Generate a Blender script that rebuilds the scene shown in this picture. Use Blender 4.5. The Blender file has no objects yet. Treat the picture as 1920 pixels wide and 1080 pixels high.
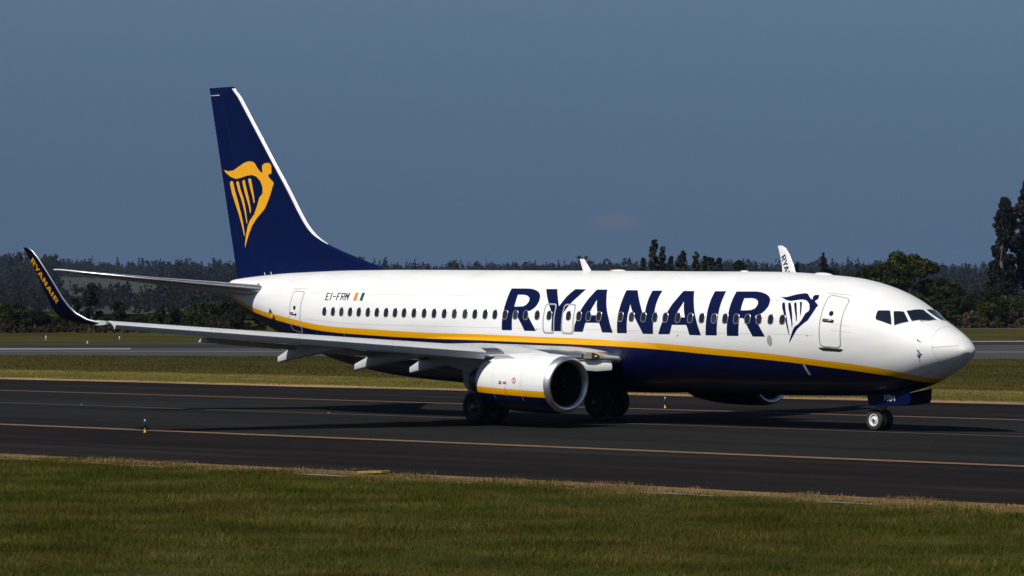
import bpy, math, random
import numpy as np
from mathutils import Vector, Matrix
R=math.radians
random.seed(7); rng=np.random.default_rng(7)
SC=bpy.context.scene
COL=SC.collection

# ---------------------------------------------------------------- camera, light, exposure
# plane coordinates in metres: x runs aft from the nose, y to starboard (towards the camera), z up
CAMP=np.array([-74.7303,86.9157,4.0744]); FPX=6894.23; YAW=0.734945; PIT=0.0040639; ROL=-0.0017757
FW=np.array([math.cos(YAW)*math.cos(PIT),-math.sin(YAW)*math.cos(PIT),math.sin(PIT)])
_r=np.cross(FW,[0,0,1.]); _r/=np.linalg.norm(_r); _u=np.cross(_r,FW)
RT=math.cos(ROL)*_r+math.sin(ROL)*_u; UP=-math.sin(ROL)*_r+math.cos(ROL)*_u
RH0=np.array([RT[0],RT[1],0])/math.hypot(RT[0],RT[1])
cd=bpy.data.cameras.new('camera'); cam=bpy.data.objects.new('camera',cd); COL.objects.link(cam)
cd.sensor_width=36; cd.lens=FPX/1920*36; cd.clip_start=1; cd.clip_end=20000
cam.matrix_world=Matrix(((RT[0],UP[0],-FW[0],CAMP[0]),(RT[1],UP[1],-FW[1],CAMP[1]),(RT[2],UP[2],-FW[2],CAMP[2]),(0,0,0,1)))
SC.camera=cam
SUND=Vector((-0.11,0.87,1.0)).normalized()
SUN_EL=math.asin(SUND.z)
w=bpy.data.worlds.new('World'); SC.world=w; w.use_nodes=True
nt=w.node_tree; nt.nodes.clear()
sky=nt.nodes.new('ShaderNodeTexSky'); sky.sky_type='NISHITA'; sky.sun_disc=False
sky.sun_elevation=SUN_EL; sky.sun_rotation=0.0; sky.altitude=300; sky.air_density=1.05; sky.dust_density=0.0; sky.ozone_density=3.0
bg=nt.nodes.new('ShaderNodeBackground'); bg.inputs['Strength'].default_value=0.05
wo=nt.nodes.new('ShaderNodeOutputWorld')
# the whole horizon band is sampled a little higher up the sky, where it is clear blue
tc=nt.nodes.new('ShaderNodeTexCoord'); sx=nt.nodes.new('ShaderNodeSeparateXYZ'); nt.links.new(tc.outputs['Generated'],sx.inputs[0])
mr=nt.nodes.new('ShaderNodeMapRange'); mr.inputs['From Min'].default_value=.005; mr.inputs['From Max'].default_value=.085; mr.inputs['To Min'].default_value=.30; mr.inputs['To Max'].default_value=.19; nt.links.new(sx.outputs['Z'],mr.inputs['Value'])
mx=nt.nodes.new('ShaderNodeMath'); mx.operation='MAXIMUM'; nt.links.new(mr.outputs[0],mx.inputs[0]); nt.links.new(sx.outputs['Z'],mx.inputs[1])
cb=nt.nodes.new('ShaderNodeCombineXYZ'); nt.links.new(sx.outputs['X'],cb.inputs['X']); nt.links.new(sx.outputs['Y'],cb.inputs['Y']); nt.links.new(mx.outputs[0],cb.inputs['Z'])
vn=nt.nodes.new('ShaderNodeVectorMath'); vn.operation='NORMALIZE'
nt.links.new(cb.outputs[0],vn.inputs[0]); nt.links.new(vn.outputs[0],sky.inputs['Vector'])
# one faint wisp of cloud low in the sky
cdir=FW*FPX+RT*(1155-960)+UP*(540-416); cdir/=np.linalg.norm(cdir)
def vec(op,*a):
    n=nt.nodes.new('ShaderNodeVectorMath'); n.operation=op
    for i,q in enumerate(a):
        if isinstance(q,bpy.types.NodeSocket): nt.links.new(q,n.inputs[i])
        else: n.inputs[i].default_value=tuple(float(z) for z in q)
    return n
def mth(op,*a):
    n=nt.nodes.new('ShaderNodeMath'); n.operation=op
    for i,q in enumerate(a):
        if isinstance(q,bpy.types.NodeSocket): nt.links.new(q,n.inputs[i])
        else: n.inputs[i].default_value=q
    return n.outputs[0]
df=vec('SUBTRACT',tc.outputs['Generated'],cdir); hx=vec('DOT_PRODUCT',df.outputs[0],RH0).outputs['Value']; hz_=vec('DOT_PRODUCT',df.outputs[0],(0,0,1)).outputs['Value']
rr=mth('ADD',mth('POWER',mth('MULTIPLY',hx,1/.0075),2.),mth('POWER',mth('MULTIPLY',hz_,1/.0028),2.))
cn=nt.nodes.new('ShaderNodeTexNoise'); cn.inputs['Scale'].default_value=420; cn.inputs['Detail'].default_value=5; nt.links.new(tc.outputs['Generated'],cn.inputs['Vector'])
cm=nt.nodes.new('ShaderNodeMapRange'); cm.inputs['From Min'].default_value=1.15; cm.inputs['From Max'].default_value=.0; cm.inputs['To Max'].default_value=1.0
nt.links.new(mth('ADD',rr,mth('MULTIPLY_ADD',cn.outputs[0],1.6,-.8)),cm.inputs['Value'])
cx=nt.nodes.new('ShaderNodeMix'); cx.data_type='RGBA'; nt.links.new(mth('MULTIPLY',cm.outputs[0],.5),cx.inputs['Factor']); nt.links.new(sky.outputs[0],cx.inputs['A']); cx.inputs['B'].default_value=(3.3,3.6,4.4,1)
nt.links.new(cx.outputs['Result'],bg.inputs[0]); nt.links.new(bg.outputs[0],wo.inputs[0])
sd=bpy.data.lights.new('sun','SUN'); sun=bpy.data.objects.new('sun',sd); COL.objects.link(sun)
sd.energy=5.0; sd.angle=R(0.53); sd.color=(1.0,0.955,0.88)
sun.rotation_euler=SUND.to_track_quat('Z','Y').to_euler(); sun.location=(0,40,80)
vs=SC.view_settings; vs.view_transform='Standard'; vs.look='None'; vs.gamma=1; vs.use_curve_mapping=False
vs.exposure=-0.2

# ---------------------------------------------------------------- helpers
def mat(name,col,rough=.5,metal=0.,coat=0.,noise=None,bump=None,spec=.5,emit=None):
    m=bpy.data.materials.new(name); m.use_nodes=True; n=m.node_tree; b=n.nodes['Principled BSDF']
    b.inputs['Base Color'].default_value=(*col,1); b.inputs['Roughness'].default_value=rough
    b.inputs['Metallic'].default_value=metal; b.inputs['Coat Weight'].default_value=coat; b.inputs['Coat Roughness'].default_value=.05
    b.inputs['Specular IOR Level'].default_value=spec
    if emit: b.inputs['Emission Color'].default_value=(*emit[0],1); b.inputs['Emission Strength'].default_value=emit[1]
    if noise:      # noise=(scale, second colour, contrast)
        tc=n.nodes.new('ShaderNodeTexCoord'); mp=n.nodes.new('ShaderNodeMapping'); nz=n.nodes.new('ShaderNodeTexNoise'); rp=n.nodes.new('ShaderNodeValToRGB')
        mp.inputs['Scale'].default_value=noise[3] if len(noise)>3 else (1,1,1)
        nz.inputs['Scale'].default_value=noise[0]; nz.inputs['Detail'].default_value=6; nz.inputs['Roughness'].default_value=.65
        c=noise[2]; rp.color_ramp.elements[0].position=.5-c; rp.color_ramp.elements[1].position=.5+c
        rp.color_ramp.elements[0].color=(*col,1); rp.color_ramp.elements[1].color=(*noise[1],1)
        n.links.new(tc.outputs['Object'],mp.inputs[0]); n.links.new(mp.outputs[0],nz.inputs['Vector']); n.links.new(nz.outputs[0],rp.inputs[0]); n.links.new(rp.outputs[0],b.inputs['Base Color'])
    if bump:
        tc=n.nodes.new('ShaderNodeTexCoord'); nz=n.nodes.new('ShaderNodeTexNoise'); bp=n.nodes.new('ShaderNodeBump')
        nz.inputs['Scale'].default_value=bump[0]; nz.inputs['Detail'].default_value=5; bp.inputs['Strength'].default_value=bump[1]; bp.inputs['Distance'].default_value=bump[2]
        n.links.new(tc.outputs['Object'],nz.inputs['Vector']); n.links.new(nz.outputs[0],bp.inputs['Height']); n.links.new(bp.outputs[0],b.inputs['Normal'])
    return m

def mk(name,verts,faces,mats,parent=None,smooth=True,midx=None,kind=None):
    me=bpy.data.meshes.new(name); me.from_pydata([tuple(map(float,v)) for v in verts],[],[tuple(int(i) for i in f) for f in faces]); 
    for m in (mats if isinstance(mats,(list,tuple)) else [mats]): me.materials.append(m)
    if smooth: me.polygons.foreach_set('use_smooth',[True]*len(me.polygons))
    if midx is not None: me.polygons.foreach_set('material_index',midx)
    me.update()
    o=bpy.data.objects.new(name,me); COL.objects.link(o)
    if parent is not None: adopt(o,parent)
    if kind: o['kind']=kind
    return o
def adopt(o,parent):
    o.parent=parent
    mw=Matrix.Identity(4); p=parent
    chain=[]
    while p is not None: chain.append(p); p=p.parent
    for q in reversed(chain): mw=mw@(q.matrix_parent_inverse if q.parent else Matrix.Identity(4))@q.matrix_basis
    o.matrix_parent_inverse=mw.inverted()
def tag(o,label,cat,group=None):
    o['label']=label; o['category']=cat
    if group: o['group']=group
    return o
def empty(name,loc):
    o=bpy.data.objects.new(name,None); COL.objects.link(o); o.location=loc; return o

class MB:
    def __init__(s): s.v=[]; s.f=[]; s.m=[]
    def add(s,v,f,m=0):
        k=len(s.v); s.v+= [tuple(map(float,q)) for q in v]; s.f+=[tuple(int(i)+k for i in q) for q in f]; s.m+=[m]*len(f); return s
    def grid(s,P,closed_u=False,closed_v=True,cap=True,m=0,flip=False):
        # P[i][j]: i along, j around
        P=np.asarray(P,float); n,k=P.shape[:2]; f=[]
        for i in range(n-1):
            for j in range(k if closed_v else k-1):
                a,b,c,d=i*k+j,i*k+(j+1)%k,(i+1)*k+(j+1)%k,(i+1)*k+j
                f.append((d,c,b,a) if flip else (a,b,c,d))
        if cap and closed_v:
            f.append(tuple(range(k)) if flip else tuple(range(k-1,-1,-1))); f.append(tuple((n-1)*k+j for j in (range(k-1,-1,-1) if flip else range(k))))
        return s.add(P.reshape(-1,3),f,m)
    def box(s,c,d,m=0,rot=None):
        v=[Vector((x*d[0]/2,y*d[1]/2,z*d[2]/2)) for x in(-1,1) for y in(-1,1) for z in(-1,1)]
        if rot is not None: v=[rot@q for q in v]
        v=[q+Vector(c) for q in v]
        return s.add(v,[(0,1,3,2),(4,6,7,5),(0,4,5,1),(2,3,7,6),(0,2,6,4),(1,5,7,3)],m)
    def tube(s,a,b,ra,rb=None,n=12,m=0):
        a=Vector(a); b=Vector(b); rb=ra if rb is None else rb; d=(b-a).normalized(); x=d.orthogonal().normalized(); y=d.cross(x)
        P=[[c+x*math.cos(t)*r+y*math.sin(t)*r for t in np.linspace(0,2*math.pi,n,endpoint=False)] for c,r in ((a,ra),(b,rb))]
        return s.grid(P,m=m)
    def lathe(s,c,axis,prof,n=32,m=0,cap=True):
        a=Vector(axis).normalized(); x=a.orthogonal().normalized(); y=a.cross(x); c=Vector(c)
        P=[[c+a*h+(x*math.cos(t)+y*math.sin(t))*r for t in np.linspace(0,2*math.pi,n,endpoint=False)] for h,r in prof]
        return s.grid(P,m=m,cap=cap)
    def build(s,name,mats,parent=None,smooth=True,kind=None):
        return mk(name,s.v,s.f,mats,parent,smooth,s.m,kind)
def shade_auto(o,ang=35):
    me=o.data; me.polygons.foreach_set('use_smooth',[True]*len(me.polygons))
    try: me.set_sharp_from_angle(angle=R(ang))
    except Exception: pass
    return o

def pchip(xs,ys):
    xs=np.array(xs,float); ys=np.array(ys,float); h=np.diff(xs); d=np.diff(ys)/h
    m=np.zeros(len(xs)); m[0]=d[0]; m[-1]=d[-1]
    for i in range(1,len(xs)-1):
        if d[i-1]*d[i]>0:
            w1=2*h[i]+h[i-1]; w2=h[i]+2*h[i-1]; m[i]=(w1+w2)/(w1/d[i-1]+w2/d[i])
    def f(x):
        x=np.clip(np.asarray(x,float),xs[0],xs[-1]); i=np.clip(np.searchsorted(xs,x)-1,0,len(xs)-2)
        t=(x-xs[i])/h[i]
        return (2*t**3-3*t**2+1)*ys[i]+(t**3-2*t**2+t)*h[i]*m[i]+(-2*t**3+3*t**2)*ys[i+1]+(t**3-t**2)*h[i]*m[i+1]
    return f

# ---------------------------------------------------------------- materials
WHITE=(.80,.80,.79); YEL=(.86,.40,.0); NAVY=(.0007,.004,.044)
YT=[(0.2,1.46),(1.0,1.56),(1.5,1.691),(1.789,1.79),(3.1,2.05),(5.171,2.257),(7.525,2.455),(9.997,2.602),(11.562,2.699),(14.02,2.796),(15.964,2.868),(18.468,2.921),(21.044,2.988),(23.887,3.028),(26.834,3.133),(29.897,3.266),(32.033,3.521),(34.702,3.87),(36.2,4.22),(37.6,4.58)]
YB=[(0.2,1.30),(1.0,1.40),(1.773,1.555),(2.039,1.65),(3.207,1.848),(5.271,2.062),(7.599,2.251),(10.062,2.392),(11.62,2.491),(13.825,2.597),(16.011,2.663),(18.513,2.719),(21.089,2.776),(23.933,2.822),(26.883,2.912),(29.957,3.059),(32.025,3.297),(34.83,3.709),(36.2,4.05),(37.6,4.46)]
def livery(name,yt,yb,xr,zr):
    m=mat(name,WHITE,.36,coat=.22,spec=.35); n=m.node_tree; b=n.nodes['Principled BSDF']; L=n.links.new
    tc=n.nodes.new('ShaderNodeTexCoord'); sp=n.nodes.new('ShaderNodeSeparateXYZ'); L(tc.outputs['Object'],sp.inputs[0])
    mx=n.nodes.new('ShaderNodeMapRange'); mx.inputs['From Min'].default_value=xr[0]; mx.inputs['From Max'].default_value=xr[1]; L(sp.outputs['X'],mx.inputs['Value'])
    mz=n.nodes.new('ShaderNodeMapRange'); mz.inputs['From Min'].default_value=zr[0]; mz.inputs['From Max'].default_value=zr[1]; L(sp.outputs['Z'],mz.inputs['Value'])
    gt=[]
    for tab in (yt,yb):
        fc=n.nodes.new('ShaderNodeFloatCurve'); c=fc.mapping.curves[0]
        pts=[((x-xr[0])/(xr[1]-xr[0]),(z-zr[0])/(zr[1]-zr[0])) for x,z in tab]
        while len(c.points)<len(pts): c.points.new(.5,.5)
        for q,(a,e) in zip(c.points,pts): q.location=(a,e); q.handle_type='AUTO'
        fc.mapping.update(); L(mx.outputs[0],fc.inputs['Value'])
        g=n.nodes.new('ShaderNodeMath'); g.operation='GREATER_THAN'; L(mz.outputs[0],g.inputs[0]); L(fc.outputs[0],g.inputs[1]); gt.append(g)
    nz=n.nodes.new('ShaderNodeTexNoise'); nz.inputs['Scale'].default_value=1.3; nz.inputs['Detail'].default_value=7
    mp=n.nodes.new('ShaderNodeMapping'); mp.inputs['Scale'].default_value=(.6,1,2.2); L(tc.outputs['Object'],mp.inputs[0]); L(mp.outputs[0],nz.inputs['Vector'])
    wr=n.nodes.new('ShaderNodeValToRGB'); wr.color_ramp.elements[0].color=(.775,.775,.765,1); wr.color_ramp.elements[1].color=(.83,.83,.825,1); wr.color_ramp.elements[0].position=.3; wr.color_ramp.elements[1].position=.6
    L(nz.outputs[0],wr.inputs[0])
    a=n.nodes.new('ShaderNodeMix'); a.data_type='RGBA'; a.inputs['A'].default_value=(*NAVY,1); a.inputs['B'].default_value=(*YEL,1); L(gt[1].outputs[0],a.inputs['Factor'])
    e=n.nodes.new('ShaderNodeMix'); e.data_type='RGBA'; L(a.outputs['Result'],e.inputs['A']); L(wr.outputs[0],e.inputs['B']); L(gt[0].outputs[0],e.inputs['Factor'])
    L(e.outputs['Result'],b.inputs['Base Color'])
    mr=n.nodes.new('ShaderNodeMapRange'); mr.inputs['To Min'].default_value=.26; mr.inputs['To Max'].default_value=.46; L(nz.outputs[0],mr.inputs['Value']); L(mr.outputs[0],b.inputs['Roughness'])
    return m
M={}
M['livery']=livery('fuselage_paint',YT,YB,(0,38),(0,6))
M['nacelle']=livery('nacelle_paint',[(13.0,1.163),(13.55,1.18),(16.9,1.31),(18,1.35)],[(13.0,.957),(13.55,.975),(16.9,1.105),(18,1.145)],(12,20),(0,3))
M['white']=mat('white_paint',WHITE,.35,coat=.4,noise=(2.,(.74,.74,.73),.2))
M['navy']=mat('navy_paint',NAVY,.38,coat=.08,spec=.25)
M['navytail']=mat('navy_tail_paint',(.0006,.0045,.042),.36,coat=.04,spec=.14,noise=(.8,(.0008,.006,.052),.2))
M['navyshaded']=mat('navy_winglet_shaded',(.0008,.003,.022),.36,coat=.04,spec=.14)  # same navy, darkened in its colour to stand in for the winglet's dim gloss
M['yellow']=mat('yellow_paint',YEL,.35,coat=.4)
M['lightgrey']=mat('light_grey_paint',(.50,.515,.53),.4,coat=.2,noise=(1.5,(.42,.435,.45),.2))
M['slat']=mat('slat_grey_paint',(.60,.61,.62),.38,coat=.2,noise=(1.2,(.52,.53,.545),.22))
M['metal']=mat('bare_metal',(.70,.71,.73),.38,1.0,noise=(6.,(.52,.53,.55),.2))
M['lip']=mat('polished_lip',(.86,.86,.88),.42,1.0,noise=(9.,(.76,.76,.78),.2))
M['darkmetal']=mat('dark_metal',(.10,.10,.105),.45,.8)
M['gear']=mat('gear_paint',(.33,.34,.35),.45,.2)
M['tyre']=mat('tyre_rubber',(.018,.018,.019),.75,noise=(14.,(.03,.03,.03),.2))
M['rim']=mat('wheel_rim',(.72,.72,.72),.4,.1)
M['glass']=mat('window_glass',(.010,.012,.017),.06,spec=.6,coat=.3)
M['cockglass']=mat('cockpit_glass',(.010,.014,.02),.04,spec=.7,coat=.6)
M['frame']=mat('window_frame_metal',(.55,.56,.58),.3,.8)
M['greyline']=mat('grey_outline',(.36,.365,.37),.5)
M['cowl']=mat('cowl_seam_grey',(.62,.62,.62),.6)
M['glass2']=mat('window_glass_shade',(.030,.031,.036),.12,spec=.5,coat=.2)
M['glass3']=mat('window_glass_warm',(.022,.013,.012),.08,spec=.5,coat=.2)
M['panel']=mat('panel_seam',(.56,.56,.56),.6)
M['black']=mat('black_rubber',(.012,.012,.013),.6)
M['red']=mat('red_paint',(.45,.02,.015),.4)
M['orange']=mat('orange_paint',(.78,.19,.02),.4)
M['green']=mat('green_paint',(.0,.09,.045),.4)
M['flagwhite']=mat('flag_white',(.84,.84,.84),.4)
M['greenlamp']=mat('green_lamp',(.0,.25,.05),.1,emit=((.0,1.,.12),.25))
M['amber']=mat('amber_lamp',(.5,.25,.02),.1,emit=((1.,.45,.05),.8))
M['lamp']=mat('lamp_glass',(.75,.78,.70),.15,.3)
M['fan']=mat('fan_blade',(.035,.035,.04),.4,.8)
M['inlet']=mat('inlet_lining',(.018,.018,.02),.6)
# ---------------------------------------------------------------- fuselage surface
FUS=[
(0.22,2.52,2.52,0.0,2.52),
(0.26,2.657,2.445,0.22,2.56),
(0.40,2.805,2.29,0.405,2.573),
(0.65,3.011,2.113,0.635,2.586),
(1.00,3.217,1.919,0.882,2.601),
(1.50,3.482,1.685,1.133,2.649),
(2.00,3.745,1.466,1.303,2.705),
(2.50,4.083,1.320,1.449,2.822),
(3.00,4.328,1.207,1.585,2.907),
(4.00,4.656,1.118,1.761,3.049),
(5.00,4.855,1.091,1.842,3.127),
(6.50,4.980,1.069,1.868,3.166),
(8.00,5.063,1.053,1.878,3.175),
(12.4,5.12,1.085,1.88,3.24),
(20.0,5.21,1.17,1.88,3.32),
(24.0,5.255,1.24,1.88,3.37),
(26.0,5.275,1.33,1.875,3.39),
(28.0,5.29,1.50,1.84,3.43),
(30.0,5.29,1.80,1.74,3.52),
(32.0,5.26,2.26,1.54,3.70),
(34.0,5.21,2.88,1.20,4.02),
(36.0,5.10,3.60,0.78,4.35),
(37.0,5.02,4.05,0.48,4.52),
(37.4,4.97,4.30,0.34,4.62),
(37.55,4.88,4.42,0.22,4.65),
]
X0=FUS[0][0]; XE=FUS[-1][0]
_F=np.array(FUS); _s=lambda x: np.sqrt(np.maximum(np.asarray(x,float)-X0,0))
_ff=[pchip(_s(_F[:,0]),_F[:,k]) for k in (1,2,3,4)]
def skin(x,th,off=0.):
    x=np.asarray(x,float); th=np.asarray(th,float)
    def raw(x,th):
        zt,zb,hw,zc=[g(_s(x)) for g in _ff]; c=np.cos(th); a=np.where(c>0,zt-zc,zc-zb)
        return np.stack(np.broadcast_arrays(x,hw*np.sin(th),zc+a*c),-1)
    P=raw(x,th)
    if np.any(np.asarray(off)!=0):
        e=1e-3; xm=np.clip(x,X0+2e-3,XE-2e-3)
        n=np.cross(raw(xm,th+e)-raw(xm,th-e),raw(xm+e,th)-raw(xm-e,th)); l=np.linalg.norm(n,axis=-1,keepdims=True); n=n/np.maximum(l,1e-12)
        P0=raw(xm,th); zc=_ff[3](_s(xm)); out=P0-np.stack(np.broadcast_arrays(xm,0*th,zc),-1); out[...,0]=0
        s=np.sign((n*out).sum(-1,keepdims=True)); s[s==0]=1
        P=P+n*s*np.asarray(off)[...,None]
    return P
def trapezoids(loops,dstep):
    """even-odd fill of (a,b) polygons cut into strips of b"""
    edges=[]
    bs=set()
    for lp in loops:
        for i in range(len(lp)):
            (a0,b0),(a1,b1)=lp[i],lp[(i+1)%len(lp)]
            bs.add(round(b0,5)); 
            if abs(b1-b0)>1e-9: edges.append((a0,b0,a1,b1) if b0<b1 else (a1,b1,a0,b0))
    bs=sorted(bs); full=[]
    for lo,hi in zip(bs,bs[1:]):
        if hi-lo<1e-6: continue
        k=max(1,int(math.ceil((hi-lo)/dstep)))
        full+=[(lo+(hi-lo)*i/k,lo+(hi-lo)*(i+1)/k) for i in range(k)]
    quads=[]
    for lo,hi in full:
        mid=(lo+hi)/2; xs=[]
        for a0,b0,a1,b1 in edges:
            if b0<=mid<b1:
                f=lambda b: a0+(a1-a0)*(b-b0)/(b1-b0)
                xs.append((f(mid),f(lo),f(hi)))
        xs.sort()
        for p,q in zip(xs[::2],xs[1::2]): quads.append(((p[1],lo),(q[1],lo),(q[2],hi),(p[2],hi)))
    return quads
def decal(mb,loops,off=.004,m=0,dstep=.05,amax=.6):
    for q in trapezoids(loops,dstep):
        w=max(abs(q[1][0]-q[0][0]),abs(q[2][0]-q[3][0])); k=max(1,int(math.ceil(w/amax)))
        for i in range(k):
            L=lambda a,b,t:(a[0]+(b[0]-a[0])*t,a[1]+(b[1]-a[1])*t)
            c=[L(q[0],q[1],i/k),L(q[0],q[1],(i+1)/k),L(q[3],q[2],(i+1)/k),L(q[3],q[2],i/k)]
            mb.add(skin(np.array([a for a,b in c]),np.array([b for a,b in c]),np.full(4,off)),[(0,1,2,3)],m)
    return mb
def rrect(x0,x1,t0,t1,rx,rt,n=5):
    pts=[]
    for cx,ct,a0 in ((x1-rx,t1-rt,0),(x0+rx,t1-rt,90),(x0+rx,t0+rt,180),(x1-rx,t0+rt,270)):
        for i in range(n+1):
            a=R(a0+90*i/n); pts.append((cx+rx*math.cos(a),ct+rt*math.sin(a)))
    return pts
def densify(lp,d=.12):
    o=[]
    for i in range(len(lp)):
        a,b=lp[i],lp[(i+1)%len(lp)]; k=max(1,int(max(abs(b[0]-a[0])/d,abs(b[1]-a[1])/(d*.5))+.999))
        o+=[(a[0]+(b[0]-a[0])*j/k,a[1]+(b[1]-a[1])*j/k) for j in range(k)]
    return o
def ring(mb,o_lp,i_lp,offs,m=0):
    """band between two loops on the skin; offs = outer, crest, inner heights"""
    a=np.array(o_lp); b=np.array(i_lp); mid=(a+b)/2; n=len(a)
    P=np.concatenate([skin(q[:,0],q[:,1],np.full(n,h)) for q,h in zip((a,mid,b),offs)])
    f=[]
    for r in (0,1):
        for j in range(n): f.append((r*n+j,r*n+(j+1)%n,(r+1)*n+(j+1)%n,(r+1)*n+j))
    return mb.add(P,f,m)
def skinstrip(mb,pts,wid,off=.004,m=0):
    """thin line along (x,th) points"""
    pts=np.array(densify_line(pts)); P=skin(pts[:,0],pts[:,1],np.full(len(pts),off)); T=np.gradient(P,axis=0)
    C=skin(pts[:,0],pts[:,1],np.full(len(pts),off+.05))-P; S=np.cross(T,C); S/=np.linalg.norm(S,axis=1,keepdims=True)
    A=P+S*wid/2; B=P-S*wid/2; n=len(P)
    mb.add(np.concatenate([A,B]),[(i,i+1,n+i+1,n+i) for i in range(n-1)],m)
def densify_line(p,d=.08):
    o=[]
    for a,b in zip(p,p[1:]):
        k=max(1,int(max(abs(b[0]-a[0])/.3,abs(b[1]-a[1])/d)+.999)); o+=[(a[0]+(b[0]-a[0])*j/k,a[1]+(b[1]-a[1])*j/k) for j in range(k)]
    return o+[p[-1]]

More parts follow.
